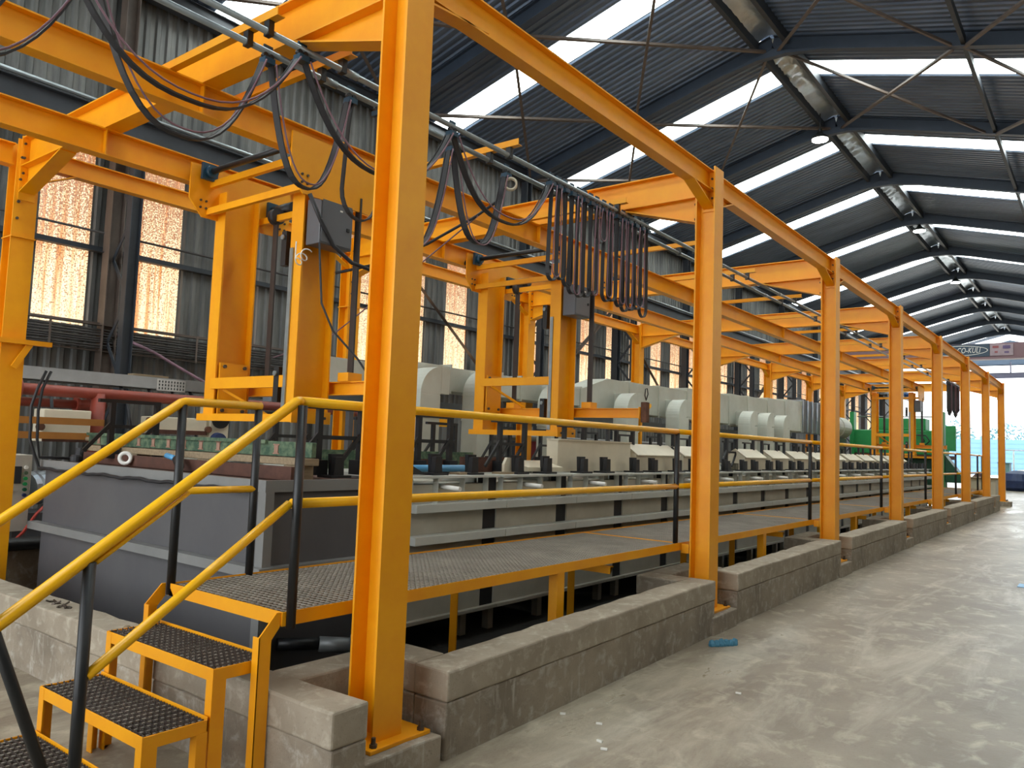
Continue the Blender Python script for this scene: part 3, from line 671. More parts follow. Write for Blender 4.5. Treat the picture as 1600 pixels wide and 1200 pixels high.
def build_tank():
    x = TX0; t = thing('plating_tank', (x+TW/2, 6, PZ), '', 'tank', 'pale grey tanks in the line')
    c = MB(); c.box(x,x+TW,TY0,TY1,.20,1.26); c.build('body', TANKL, t)
    for lx, ly in ((x+.06,TY0+.1),(x+TW-.12,TY0+.1),(x+.06,TY1-.2),(x+TW-.12,TY1-.2)):
        c = MB(); c.box(lx,lx+.07,ly,ly+.07,PZ,.20); c.build('leg', TANKL, t)
    c = MB(); c.box(x-.03,x+TW+.10,4.235,4.42,1.315,1.332); c.box(x-.02,x+TW+.02,TY1-.06,TY1+.05,1.315,1.345); c.box(x-.01,x+.02,4.42,TY1,1.26,1.332); c.box(x+TW-.02,x+TW+.01,4.42,TY1,1.26,1.332); c.build('rim', LEDGE, t)
    for z, h_ in ((1.05,.066),(.805,.066),(.19,.03)):
        c = MB(); c.box(x-.005,x+TP-.01,4.21 if z > .5 else 4.28,TY0,z,z+h_); c.build('channel', LEDGE if z > .5 else TANKL, t, bevel=.003)
    for q in (.004, .29, .61, .918):
        c = MB(); c.box(x+q,x+q+.008,4.275,TY0,1.116,1.315); c.build('rib', LEDGE, t)
    c = MB(); c.tube((x+.36,TY0,1.245),(x+.36,4.10,1.235),.019,12); c.build('pipe_stub', WHITEP, t)
    c = MB(); c.box(x+TW+.002,x+TP-.002,4.345,4.40,.20,1.31); c.build('gap_shade_strip', BLACK2, t)  # black strip closing the gap, stands in for the shade between tanks
    return t
tk = build_tank(); TL = 'pale grey tank of the line, %s after the dark grey end tank'
tk['label'] = TL % ORD[0]
for k in range(1, NT): dup(tk, (TP*k,0,0), TL % ORD[k])
# black contact saddles, a pair on each front rim
def build_saddle():
    x, y = TX0+.38, 4.40; t = thing('contact_saddle', (x, y, TZ+.002), '', 'saddle', 'black saddles on the tank rims')
    z = TZ+.002
    c = MB(); c.box(x-.09,x+.09,y-.07,y+.09,z,z+.018); c.build('base_plate', BLACK2, t)
    c = MB(); c.poly([(x-.05,y-.045,z+.018),(x+.04,y-.045,z+.018),(x+.035,y-.045,z+.15),(x-.04,y-.045,z+.15)],(0,.045,0)); c.build('front_block', BLACK2, t)
    c = MB(); c.poly([(x-.02,y+.02,z+.018),(x+.07,y+.02,z+.018),(x+.085,y+.02,z+.17),(x-.03,y+.02,z+.17)],(0,.035,0)); c.build('v_plate', BLACK2, t)
    return t
sd = build_saddle(); SLB = 'black saddle block on the front rim of the %s pale tank, %s of its pair'
sd['label'] = SLB % (ORD[0], 'left')
for k in range(NT):
    for q, (dx, nm) in enumerate(((0,'left'),(.46,'right'))):
        if k == 0 and q == 0: continue
        dup(sd, (TP*k+dx,0,0), SLB % (ORD[k], nm))
o_ = dup(sd, (-.98,.06,-.015), 'black saddle block on the front rim of the dark grey end tank')
# black inverted-U carrier stands
def build_stand():
    x, y = TX0+.50, 4.72; w = .40; z0, z1 = 1.37, 1.81; t = thing('carrier_stand', (x, y, z0), '', 'stand', 'black carrier stands on the tanks')
    for xx in (x, x+w):
        c = MB(); c.box(xx-.022,xx+.022,y-.02,y+.02,z0-.02,z1); c.build('leg', BLACK2, t)
        c = MB(); c.box(xx-.05,xx+.05,y-.06,y+.06,z0-.04,z0+.07); c.build('foot_block', BLACK2, t)
        c = MB(); c.bar((xx-.01,y-.01,z0+.26),(xx-.23,y-.02,z0+.02),.03,.02,(0,1,0)); c.build('brace', BLACK2, t)
    c = MB(); c.box(x-.12,x+w+.025,y-.02,y+.02,z1,z1+.03); c.build('top_bar', BLACK2, t)
    c = MB(); c.box(x,x+w,y-.015,y+.015,z0+.22,z0+.25); c.build('mid_bar', BLACK2, t)
    return t
st = build_stand(); SL_ = 'black carrier stand at the %s of the %s pale tank'
st['label'] = SL_ % ('front', ORD[0])
for k in range(NT):
    if k: dup(st, (TP*k,0,0), SL_ % ('front', ORD[k]))
    dup(st, (TP*k-.15,1.8,0), SL_ % ('back', ORD[k]))
dup(st, (-1.14,-.1,0), 'black carrier stand at the front of the dark grey end tank')
dup(st, (-1.55,2.2,.03), 'black carrier stand at the back of the dark grey end tank')
# cream covers with a sloping front lid
def cover(x0, x1, lab, flat=False, zr=1.645, ze=1.535):
    t = thing('tank_cover', ((x0+x1)/2, 4.8, TZ), lab, 'cover', 'cream tank covers')
    y0, y1 = 4.56, (4.70 if flat else 4.88)
    c = MB()
    if flat: c.box(x0,x1,y0,y1,TZ+.01,1.665)
    else: c.poly([(x0,y0,TZ+.01),(x0,y1,TZ+.01),(x0,y1,ze),(x0,(y0+y1)/2,zr),(x0,y0,ze)],(x1-x0,0,0))
    c.build('body', CREAM, t)
    c = MB()
    if flat: c.box(x0-.01,x1+.01,y0-.012,y1,1.665,1.68)
    else:
        c.poly([(x0-.012,y0-.03,ze-.012),(x0-.012,(y0+y1)/2,zr+.008),(x0-.012,(y0+y1)/2,zr+.02),(x0-.012,y0-.03,ze)],(x1-x0+.024,0,0))
        c.poly([(x0-.012,y1+.03,ze-.012),(x0-.012,(y0+y1)/2,zr+.008),(x0-.012,(y0+y1)/2,zr+.02),(x0-.012,y1+.03,ze)],(x1-x0+.024,0,0))
    c.build('lid', CREAM, t)
cover(6.72, 8.25, 'long flat topped cream cover on the tanks by the second aisle column', True)
COV = [(8.4,9.55),(9.7,10.75),(11.9,12.8),(13.1,13.95),(14.25,15.2),(15.5,16.4),(16.7,17.6),(17.9,18.95),(19.2,20.2),(20.45,21.4),(21.7,22.6),(22.9,23.8)]
for i, (a, b) in enumerate(COV): cover(a, b, 'cream cover with a sloping lid on the tanks, %s after the flat topped one' % ORD[i])
t = thing('tank_cover', (6.2, 4.6, TZ), 'small low cream cover lying left of the long flat topped cover', 'cover', 'cream tank covers')
c = MB(); c.poly([(6.06,4.45,TZ+.02),(6.06,4.95,TZ+.02),(6.06,4.95,1.40),(6.06,4.7,1.45),(6.06,4.45,1.39)],(.6,0,0)); c.build('lid', CREAM, t)
t = thing('tank_cover', (3.9, 4.6, TZ), 'dark sloping cover just right of the first aisle column on the tank rim', 'cover', 'cream tank covers')
c = MB(); c.poly([(4.30,4.36,TZ+.01),(4.62,4.36,TZ+.01),(4.52,4.36,1.36),(4.34,4.36,1.44),(4.30,4.36,1.44)],(0,.5,0)); c.build('lid', BLACK2, t)
# boards, blue pipe and green copper bars over the open tanks
c = MB(); c.tube((4.35,4.62,1.375),(5.32,4.62,1.375),.03,14); tag(c.build('blue_pipe', BLUE), 'bright blue pipe lying along the first pale tank behind the saddles', 'pipe')
for i, (a, b, y, z) in enumerate(((4.36,5.3,4.74,1.45),(5.46,6.02,4.76,1.45),(5.6,6.4,4.9,1.47))):
    c = MB(); c.box(a,b,y,y+.02,TZ,z); tag(c.build('partition_board', BROWN), 'dark brown partition board standing on the open tanks, %s from the left' % ORD[i], 'board', 'brown partition boards')
for i, (a, b, y) in enumerate(((4.4,5.9,5.45),(5.0,6.6,5.6))):
    c = MB(); c.box(a,b,y,y+.03,1.334,1.50); tag(c.build('copper_bar', GREEN), 'corroded green copper bar lying along the open pale tanks, %s one' % ('nearer' if i == 0 else 'farther'), 'bar', 'green copper bars')
c = MB(); c.poly([(5.72,4.47,TZ),(5.86,4.47,TZ),(5.86,4.47,1.42),(5.82,4.47,1.48),(5.76,4.47,1.48),(5.72,4.47,1.42)],(0,.03,0)); tag(c.build('plastic_bracket', CREAM), 'small cream bracket standing on the second pale tank rim', 'bracket')
for i, (x, y) in enumerate(((4.98,4.42),(5.55,4.42))):
    c = MB(); c.box(x,x+.3,y-.05,y+.06,TZ+.002,TZ+.02); tag(c.build('timber_packer', TIMBER), 'small pale timber packer on the tank rim, %s one' % ('left' if i == 0 else 'right'), 'packer', 'rim timber packers')
t = thing('copper_bar', (3.45, 5.9, 1.5), 'long corroded green copper bar with bare slots across the end tank', 'bar', 'green copper bars')
c = MB(); c.box(3.43,3.47,4.36,7.66,1.46,1.565); c.build('bar', GREEN, t, bevel=.004)
c = MB(); c.box(3.405,3.43,4.86,7.66,1.545,1.572); c.build('top_flange', GREEN, t)
for k in range(12):
    y = 7.45-.245*k; c = MB(); c.box(3.424,3.43,y-.022,y+.022,1.48,1.54); c.box(3.424,3.43,y-.035,y+.035,1.474,1.482); c.box(3.424,3.43,y-.035,y+.035,1.537,1.545); c.build('slot', PINK, t)
c = MB(); c.tube((3.45,7.66,1.51),(3.45,7.74,1.51),.02,10); c.build('end_stud', TIMBER, t)
t = thing('timber_beam', (3.42, 5.9, 1.42), 'weathered timber beam under the green copper bar on the end tank', 'beam')
c = MB(); c.box(3.36,3.5,4.36,7.55,1.405,1.455); c.build('beam', TIMBER, t, bevel=.006)
c = MB(); c.box(3.30,3.36,4.40,7.45,1.305,1.395); tag(c.build('rusty_board', BROWN), 'rusty brown board on edge below the timber beam on the end tank', 'board', 'brown partition boards')
for i, y in enumerate((4.5, 5.6, 6.7)):
    c = MB(); c.box(3.37,3.5,y-.08,y+.08,1.302,1.403); tag(c.build('packing_block', TIMBER), 'timber packing block under the timber beam, %s from the aisle' % ORD[i], 'block', 'end tank packing blocks')
c = ring_mesh((3.25,6.57,1.372), (.7,.7,0), .058, .03, .03)
tag(c.build('tape_roll', WHITEP), 'white ring standing on the end tank below the green copper bar', 'ring')
t = thing('valve', (3.22, 5.75, 1.37), 'small blue and black hose valve hanging on the end tank', 'valve')
c = MB(); c.tube((3.22,5.86,1.42),(3.22,5.72,1.40),.022,12); c.build('body', BLUE, t)
c = MB(); c.tube((3.22,5.72,1.40),(3.2,5.62,1.34),.03,12); c.build('cap', BLACK, t)
c = MB(); c.tube((3.2,5.64,1.34),(3.2,5.64,1.27),.022,12); c.build('outlet', BLUE, t)
for i, (x, y, r, h) in enumerate(((3.3,7.52,.045,.12),(3.2,7.36,.05,.06))):
    c = MB(); c.lathe((x,y,1.31),(0,0,1),[(r,0),(r,h*.7),(r*.8,h),(.01,h)],14); tag(c.build('rubber_stopper', RUBBER), 'small black cap standing at the left end of the end tank, %s one' % ('tall' if i == 0 else 'flat'), 'cap', 'black caps on the end tank')

# ================================================================== TRANSPORTERS (hoist frames under the runway beams)
def build_transporter():
    x0 = 3.64; t = thing('hoist_frame', (x0, 5.5, 1.7), '', 'hoist', 'travelling hoist frames')
    YA, YB = 4.95, 6.02
    for y in (YA, YB):
        c = MB(); c.ibeam((x0+.165,y,1.72),(x0+.165,y,3.66),.33,.145,.014,.009,(1,0,0)); mst = c.build('mast', ORANGE, t)
        if y < 5: c = MB(); c.box(x0-.014,x0-.002,y+.02,y+.06,1.78,3.05); c.build('guide_bar', STEEL, mst)
    c = MB(); c.box(x0-.03,x0+.02,YA-.10,YB+.12,1.71,1.768); c.build('bottom_bar', ORANGE, t)
    c = MB(); c.box(x0-.02,x0+.345,YA-.09,YA-.075,1.705,1.80); pl = c.build('foot_plate', ORANGE, t)
    for xx in (x0+.05, x0+.28):
        c = MB(); c.disc((xx,YA-.097,1.75),(0,1,0),.012,.016,6); c.build('bolt', BOLT, pl)
    # end trucks hanging on the runways
    for y, dz in ((6.06, 0), (4.70, -.03)):
        c = MB(); a, b = x0-.27, x0+.72
        c.poly([(a,y,3.86+dz),(b,y,3.86+dz),(b,y,3.55+dz),(b-.12,y,3.42+dz),(a+.12,y,3.42+dz),(a,y,3.56+dz)],(0,.016,0)); e = c.build('end_truck', ORANGE, t)
        for xx in (a+.1, b-.1):
            c = MB(); c.disc((xx,y+.06,3.745),(0,1,0),.055,.05,18); c.build('wheel', RUBBER, e)
            for q in range(4):
                c = MB(); c.disc((xx+.05*(q%2),y-.006,3.50+dz+.06*(q//2)),(0,1,0),.010,.012,6); c.build('bolt', BOLT, e)
    for z, xx in ((3.715, x0-.07), (3.475, x0-.09), (3.50, x0+.40)):
        c = MB(); c.box(xx-.02,xx+.02,4.72,6.06,z-.028,z+.028); c.build('cross_bar', ORANGE, t)
    c = MB(); c.tube((x0-.13,6.05,3.80),(x0-.13,4.72,3.80),.026,14); sh = c.build('drive_shaft', BLACK, t)
    c = MB(); c.box(x0-.20,x0-.06,6.0,6.03,3.73,3.87); c.disc((x0-.13,5.98,3.80),(0,1,0),.05,.05,16); c.build('bearing', TEAL, sh)
    c = MB(); c.tube((x0+.52,6.05,3.62),(x0+.52,5.72,3.62),.055,16); g = c.build('gear_motor', BLACK, t)
    c = MB(); c.box(x0+.45,x0+.60,6.0,6.03,3.55,3.70); c.build('flange', TEAL, g)
    c = MB(); c.tube((x0+.30,5.2,3.60),(x0+.30,4.98,3.60),.06,16)
    for q in range(6): c.disc((x0+.30,5.0+.035*q,3.60),(0,1,0),.07,.008,16)
    c.build('motor', MOTORB, t)
    c = MB(); c.box(x0+.02,x0+.335,YA-.245,YA-.085,3.06,3.415); cb = c.build('control_cabinet', CABINET, t, bevel=.006)
    c = MB(); c.box(x0+.035,x0+.32,YA-.252,YA-.245,3.075,3.40); d_ = c.build('door', CABINET, cb)
    c = MB(); c.box(x0+.27,x0+.295,YA-.262,YA-.252,3.20,3.225); c.build('lock', BLACK, cb)
    c = MB(); c.box(x0+.20,x0+.225,YA-.255,YA-.252,3.34,3.352); c.build('name_plate', WHITEP, cb)
    # lifting carriage
    zc = 1.94
    c = MB(); c.ibeam((x0+.40,6.15,zc+.05),(x0+.40,4.06,zc+.05),.105,.09,.008,.006); am = c.build('lifting_arm', ORANGE, t)
    c = MB(); c.box(x0+.34,x0+.46,4.045,4.06,zc-.01,zc+.115); c.build('end_plate', ORANGE, am)
    for y in (4.72, 5.80):
        c = MB(); c.box(x0+.33,x0+.47,y-.06,y+.06,zc+.103,zc+.17); c.build('belt_clamp', ORANGE, am)
        c = MB(); c.box(x0+.395,x0+.41,y-.03,y+.03,zc+.17,3.5); c.build('lifting_belt', CABLEM, t)
        if y > 5: c = MB(); c.disc((x0+.40,y,3.52),(0,1,0),.07,.07,20); c.build('belt_pulley', RUBBER, t)
    c = MB(); c.box(x0-.016,x0+.02,YA+.05,YB-.03,2.285,2.375); c.build('carriage_bar', ORANGE, t)
    c = MB(); c.box(x0+.03,x0+.30,YB-.09,YB-.076,1.98,2.42); cp = c.build('carriage_plate', ORANGE, t)
    for xx, zz in ((.07,2.02),(.26,2.02),(.07,2.39),(.26,2.39)):
        c = MB(); c.disc((x0+xx,YB-.098,zz),(0,1,0),.016,.02,6); c.build('bolt', BOLT, cp)
    c = MB(); c.bar((x0+.02,5.85,2.28),(x0+.38,5.62,2.05),.05,.02); c.build('carriage_brace', ORANGE, t)
    for z in (2.92, 1.86):
        c = MB(); c.box(x0-.02,x0+.04,YA+.10,YA+.16,z,z+.27); b_ = c.build('limit_switch', BLACK, t)
        c = MB(); c.disc((x0-.03,YA+.13,z+.22),(1,0,0),.02,.02,12); c.build('switch_roller', STEEL, b_)
    return t, am
tr1, arm1 = build_transporter()
tr1['label'] = 'orange yellow hoist frame hanging from the runway beams nearest the stairs'
tr2 = dup(tr1, (3.52,0,0), 'orange yellow hoist frame behind the coiled cables, left of the second aisle column')
tr3 = dup(tr1, (22.95,0,0), 'small distant orange yellow hoist frame in front of the green machine')
for ch in tr1.children:
    if ch.name.startswith('carriage_bar') or ch.name.startswith('carriage_brace'): ch.location.z -= .31
    if ch.name.startswith('carriage_plate'): ch.location.z -= .22
# what hangs on the arms
t = thing('gripper', (3.64+3.92, 3.98, 2.0), 'scraped dark vertical gripper bar at the arm end of the second hoist frame', 'gripper')
x = 3.64+3.92
c = MB(); c.box(x-.035,x+.035,3.975,4.046,1.89,2.11); c.build('bar', RUST, t, bevel=.006)
c = MB(); c.path([(x,4.0,2.13),(x-.03,4.0,2.18),(x-.02,4.0,2.25),(x+.02,4.0,2.26),(x+.04,4.0,2.2),(x,4.0,2.13)],.006,8); c.build('ring', BLACK, t)
t = thing('winding_motor', (4.03, 4.16, 2.12), 'small silver motor with a black cone on the arm of the nearest hoist frame', 'motor')
c = MB(); c.tube((3.94,4.3,2.10),(4.02,4.24,2.13),.05,16); c.build('body', RUST, t)
c = MB(); c.tube((4.0,4.26,2.12),(4.06,4.2,2.145),.046,16); c.build('sleeve', WHITEP, t)
c = MB(); c.tube((4.06,4.2,2.145),(4.10,4.16,2.16),.03,16,.075); c.build('cone', BLACK, t)
c = MB(); c.path([(3.54,4.69,3.40),(3.66,4.69,3.22),(3.79,4.69,3.06),(3.95,4.66,2.96),(4.19,4.6,2.92),(4.4,4.6,2.93)],.016,8)
tag(c.build('slack_cable', RUBBER), 'thick black slack cable drooping across the control cabinet of the nearest hoist frame', 'cable')
c = MB(); c.path([(3.66,4.70,3.06),(3.67,4.69,2.9),(3.68,4.66,2.6),(3.75,4.6,2.4),(3.92,4.5,2.2),(4.02,4.4,2.0),(4.1,4.3,1.95),(4.1,4.2,2.02),(4.02,4.2,2.1)],.008,8)
tag(c.build('motor_cable', RUBBER), 'thin black cable from the control cabinet down to the small silver motor', 'cable')
c = MB(); pts = [(3.55+.0*i, 4.83+.0*i, 3.06-.02*i) for i in range(8)]
for i in range(26): a = i*.55; pts.append((3.55+.04*math.sin(a)+.002*i, 4.82-.07*i/26, 2.9+.035*math.cos(a)+.003*i))
c.path(pts,.005,6); tag(c.build('wire_coil', WHITEP), 'thin grey coil of wire hanging below the control cabinet of the nearest hoist frame', 'wire')
for i, (x, y, z) in enumerate(((6.95,6.9,1.80),(12.55,6.9,2.36),(9.0,6.9,1.95))):
    t = thing('v_rest', (x+.35, y, z), 'yellow bar with V notched ends over the back of the tanks, %s from the left' % ('first','third','second')[i], 'rest', 'yellow V rests')
    c = MB(); c.box(x,x+.7,y,y+.05,z+.06,z+.10); c.build('bar', YELLOW, t)
    for q in (.18, .55):
        c = MB(); c.poly([(x+q-.16,y-.03,z+.06),(x+q+.12,y-.03,z+.06),(x+q+.04,y-.03,z),(x+q-.12,y-.03,z)],(0,.04,0)); c.build('notch_plate', YELLOW, t)
    c = MB(); c.box(x+.3,x+.36,y+.0,y+.05,TZ,z+.06); c.build('post', ORANGE, t)
# ================================================================== CABLE RAILS AND FESTOONS
P1, P2, PZR = 3.725, 3.925, 3.862
for y, nm in ((P1, 'nearer the aisle'), (P2, 'nearer the wall')):
    c = MB(); c.tube((-1.0,y,PZR),(27.2,y,PZR),.019,14); c.tube((3.02,y,PZR),(3.12,y,PZR),.024,14); c.tube((10.9,y,PZR),(11.0,y,PZR),.024,14)
    tag(c.build('cable_rail', STEEL), 'long galvanised cable rail pipe under the cross beams, the one %s' % nm, 'cable rail', 'cable rail pipes')
for i, x in enumerate((.9, 2.45, 2.98, 4.66, 6.35, 8.1, 9.7, 11.6, 13.3, 15.1, 17.0, 19.2, 21.2, 23.2, 25.2)):
    t = thing('rail_bracket', (x, 4.2, 3.9), 'orange yellow angle bracket carrying the cable rails, %s from the near end' % ORD[i], 'bracket', 'cable rail brackets')
    c = MB(); c.angle((x,3.62,3.924),(x,4.86,3.924),.05,.05,.005,(1,0,0)); c.build('angle', ORANGE, t)
    for y in (P1, P2):
        c = MB(); c.box(x+.005,x+.04,y-.024,y+.024,3.838,3.924); c.build('clamp', BLACK, t)
def uloop(p0, p1, depth, n=22, sh=3.):
    pts = []
    for i in range(n+1):
        q = i/n; s = math.sin((q-.5)*PI)*.5+.5
        k = abs(2*s-1); z = p0[2]+(p1[2]-p0[2])*s - depth*(1-k**sh)
        xx = p0[0]+(p1[0]-p0[0])*s
        pts.append((xx, p0[1]+(p1[1]-p0[1])*s, z))
    return pts
def narrow(x0, x1, y, z, depth, jx=0, n=10):
    """hanging U: two nearly straight legs and a round bottom"""
    r = abs(x1-x0)/2*1.25+.012; xm = (x0+x1)/2+jx; pts = []
    for i in range(8):
        q = i/8; pts.append((x0+(xm-r-x0)*q**.7, y, z-(depth-r)*q))
    for i in range(n+1):
        a = PI+PI*i/n; pts.append((xm+r*math.cos(a), y, z-(depth-r)+r*math.sin(a)*1.15))
    for i in range(8):
        q = (i+1)/8; pts.append((xm+r+(x1-xm-r)*q**1.4, y, z-(depth-r)*(1-q)))
    return pts
def trolley(x, y, par):
    c = MB(); c.box(x-.03,x+.03,y-.006,y+.006,3.80,3.90); c.box(x-.035,x+.035,y-.03,y+.03,3.785,3.82); tr = c.build('trolley', TEAL, par)
    c = MB(); c.disc((x-.02,y,3.835),(0,1,0),.016,.03,12); c.disc((x+.02,y,3.835),(0,1,0),.016,.03,12); c.build('roller', BLACK, tr)
def festoon(y, xs, depths, lab, org):
    t = thing('festoon_cable', org, lab, 'festoon cable', 'festoon cable lines')
    z = 3.79
    for x in xs: trolley(x, y, t)
    for (a, b), d in zip(zip(xs, xs[1:]), depths):
        wide = (b-a) > .35
        p = uloop((a+.03,y,z),(b-.03,y,z),d,26,2.6) if wide else narrow(a+.012,b-.012,y,z,d,random.uniform(-.015,.015))
        m_ = len(p); tw = random.uniform(-.3,.3)
        c = MB(); c.ribbon(p, (tw,1,0), .040 if wide else .034, .010); lp = c.build('cable_loop', RUBBER, t)
        dd = random.uniform(.93, 1.03)
        p2 = uloop((a+.035,y-.04,z),(b-.035,y-.045,z),d*dd,26,2.4) if wide else narrow(a+.02+random.uniform(0,.02),b-.01-random.uniform(0,.02),y-.045,z,d*dd,random.uniform(-.02,.02))
        if wide or random.random() < .55: c = MB(); c.path(p2,.0055,7); c.build('cord', CORD, t)
        p3 = [(q[0]+.006,q[1]+.038,q[2]+.012) for q in p]
        if wide: c = MB(); c.path(p3,.006,7); c.build('cord', RUBBER, t)
xs1 = [.35, 1.35, 2.70, 4.015, 5.266, 5.375, 5.48, 5.585, 5.69, 5.795, 5.90, 6.005, 6.13, 6.25, 6.37, 6.49, 6.61, 6.73, 6.86, 6.98]
dp1 = [.62, .49, .49, .47, .79, .76, .80, .85, .86, .84, .80, .30, .82, .80, .83, .86, .83, .80, .86]
festoon(P1, xs1, dp1, 'drooping festoon cable with a tight bunch of loops on the cable rail nearer the aisle', (5.5, P1, 3.8))
xs2 = [.4, 1.6, 2.607, 3.245, 3.489, 4.234, 4.906]
dp2 = [.6, .61, .66, .73, .82, .63]
festoon(P2, xs2, dp2, 'drooping festoon cable with wide loops on the cable rail nearer the wall', (3.5, P2, 3.8))
c = ring_mesh((4.93,P2-.03,3.735), (.8,.6,0), .056, .040, .035)
tag(c.build('cable_reel_ring', CREAM), 'pale ring hanging at the end trolley of the wide cable loops', 'ring')
c = MB(); c.path([(4.88,P2,3.62),(4.75,4.1,3.45),(4.5,4.4,3.2),(4.2,4.7,3.0),(3.95,4.85,2.9)],.012,8); tag(c.build('slack_cable', RUBBER), 'black cable slanting down left from the pale ring to behind the first aisle column', 'cable')
c = MB(); c.path([(4.75,4.08,3.45),(4.78,5.2,2.9),(4.83,6.0,2.55),(4.8,6.8,2.4)],.006,6); tag(c.build('thin_wire', CORD), 'thin reddish wire trailing down in front of the glowing wall sheets', 'wire')
xs3 = [25.0+.17*i for i in range(13)]
festoon(P1, xs3, [.8+.1*math.sin(i) for i in range(12)], 'far dark bunch of cable loops between the sixth and seventh aisle columns', (26, P1, 3.8))
# ================================================================== DUCTWORK BEHIND THE TANKS
t = thing('air_duct', (12, 7.3, 2.4), 'long pale rectangular duct trunk running behind the tanks', 'duct')
segs = [(5.72,7.25,2.24,2.55),(7.25,7.98,2.30,2.64),(7.98,9.6,2.30,2.63),(9.6,11.3,2.30,2.60),(12.17,13.0,2.28,2.85),(13.0,14.2,2.28,2.86),(14.2,15.5,2.28,2.88),(15.5,17.8,2.28,2.95),(17.8,19.0,2.28,3.0),(19.0,20.4,2.29,3.02),(20.4,21.8,2.29,3.08),(21.8,23.2,2.29,3.14)]
for a, b, z0, z1 in segs:
    c = MB(); c.box(a,b-.012,7.22,7.66,z0,z1); c.build('section', DUCT, t, bevel=.004)
    c = MB(); c.box(b-.045,b-.012,7.20,7.68,z0-.03,z1+.03); c.build('flange', DUCT, t)
c = MB(); c.poly([(11.3,7.22,2.30),(12.17,7.22,2.28),(12.17,7.22,2.85),(11.3,7.22,2.60)],(0,.44,0)); c.build('taper', DUCT, t)
for i, (xa, w, zt) in enumerate(((6.9,.36,2.55),(8.0,.34,2.60),(9.75,.36,2.55),(12.05,.42,2.60),(14.1,.46,2.62),(17.85,.52,2.6),(19.0,.52,2.62),(20.2,.52,2.62))):
    t = thing('duct_elbow', (xa+w/2, 7.1, 1.4), 'pale duct elbow dropping from the duct trunk to the tanks, %s from the left' % ORD[i], 'duct', 'pale duct elbows')
    y0, y1 = 6.74, 7.02; zc = zt-.36; n = 10
    c = MB(); c.box(xa,xa+w,y0,y1,1.36,zc); c.build('leg', DUCT, t, bevel=.004)
    R = .36; ri = max(.02, R-w*.95) ; cx = xa+R+w*.02
    pr = []
    for q in range(n+1): a = PI-PI/2*q/n; pr.append((cx+R*math.cos(a)*1.02, zc+R*math.sin(a)))
    for q in range(n+1): a = PI/2+PI/2*q/n; pr.append((cx+ri*math.cos(a), zc+max(ri*math.sin(a), 0)))
    c = MB(); nn = len(pr); hv = (n+1)
    vs_ = [(px_, y0, z) for px_, z in pr]+[(px_, y1, z) for px_, z in pr]
    fs = [(i_, (i_+1)%nn, nn+(i_+1)%nn, nn+i_) for i_ in range(nn)]
    for q in range(n): fs += [(q, q+1, nn-2-q, nn-1-q), (nn+q, nn+nn-1-q, nn+nn-2-q, nn+q+1)]
    c.add(vs_, fs); c.build('bend', DUCT, t)
    c = MB(); c.box(cx,cx+.16,y0,7.225,zc+ri,zc+R); c.build('neck', DUCT, t, bevel=.004)
    c = MB(); c.box(xa-.012,xa+w+.012,y0-.012,y1,1.9,1.925); c.build('flange', DUCT, t)
for i, x in enumerate((5.9, 9.3, 12.9, 16.9, 21.0)):
    c = MB(); c.box(x,x+.07,7.61,7.67,PZ,2.27); tag(c.build('duct_post', CABINET), 'thin dark post under the pale duct trunk behind the tanks, %s from the left' % ORD[i], 'post', 'duct trunk posts')
t = thing('louvre_box', (24.4, 7.4, 2.3), 'dark grey ribbed filter box at the far end of the pale duct', 'filter box')
for k in range(5):
    a = 23.25+.46*k
    c = MB(); c.box(a,a+.44,7.22,7.68,2.28,3.2); c.build('section', CABINET, t)
    c = MB(); c.box(a-.01,a+.05,7.19,7.7,2.26,3.22); c.build('rib', SILVER, t)
for xx in (23.4, 25.3):
    c = MB(); c.box(xx,xx+.08,7.61,7.67,PZ,2.28); c.build('leg', CABINET, t)
t = thing('blower', (27.3, 7.3, 2.2), 'round white blower drum beside the green machine', 'blower')
c = MB(); c.lathe((26.2,7.3,2.55),(1,0,0),[(.2,0),(.36,.02),(.36,.5),(.38,.52),(.38,.56),(.36,.58),(.36,1.5),(.3,1.62),(.1,1.65)],24); c.build('drum', DUCT, t)
c = MB(); c.box(26.4,27.6,7.1,7.5,.1,2.2); c.build('base', CABINET, t)
c = MB(); c.box(5.3,22,7.5,7.66,1.99,2.16); tag(c.build('square_duct', mat('blue_grey_trunk', (110,118,126), .45, metal=.3)), 'blue grey trunk running under the pale duct behind the tanks', 'trunk')
for i, x in enumerate((6.4,8.9,11.0,13.5,16.2,20.6)):
    c = MB(); c.box(x,x+.07,7.45,7.52,1.35,1.99); tag(c.build('trunk_support', CABINET), 'dark support post under the blue grey trunk, %s from the left' % ORD[i], 'support', 'trunk supports')
for i, (a, b) in enumerate(((10.9,12.0),(12.7,14.0),(14.9,16.2))):
    c = MB(); c.box(a,b,8.2,8.3,.05,1.75); tag(c.build('red_screen', REDBOX), 'dark red panel behind the tanks under the pale duct, %s from the left' % ORD[i], 'panel', 'dark red panels')
c = MB(); c.tube((9.3,7.95,1.72),(16,7.95,1.72),.05,12); tag(c.build('grey_pipe', TRAYM), 'grey pipe running in front of the dark red panels', 'pipe')
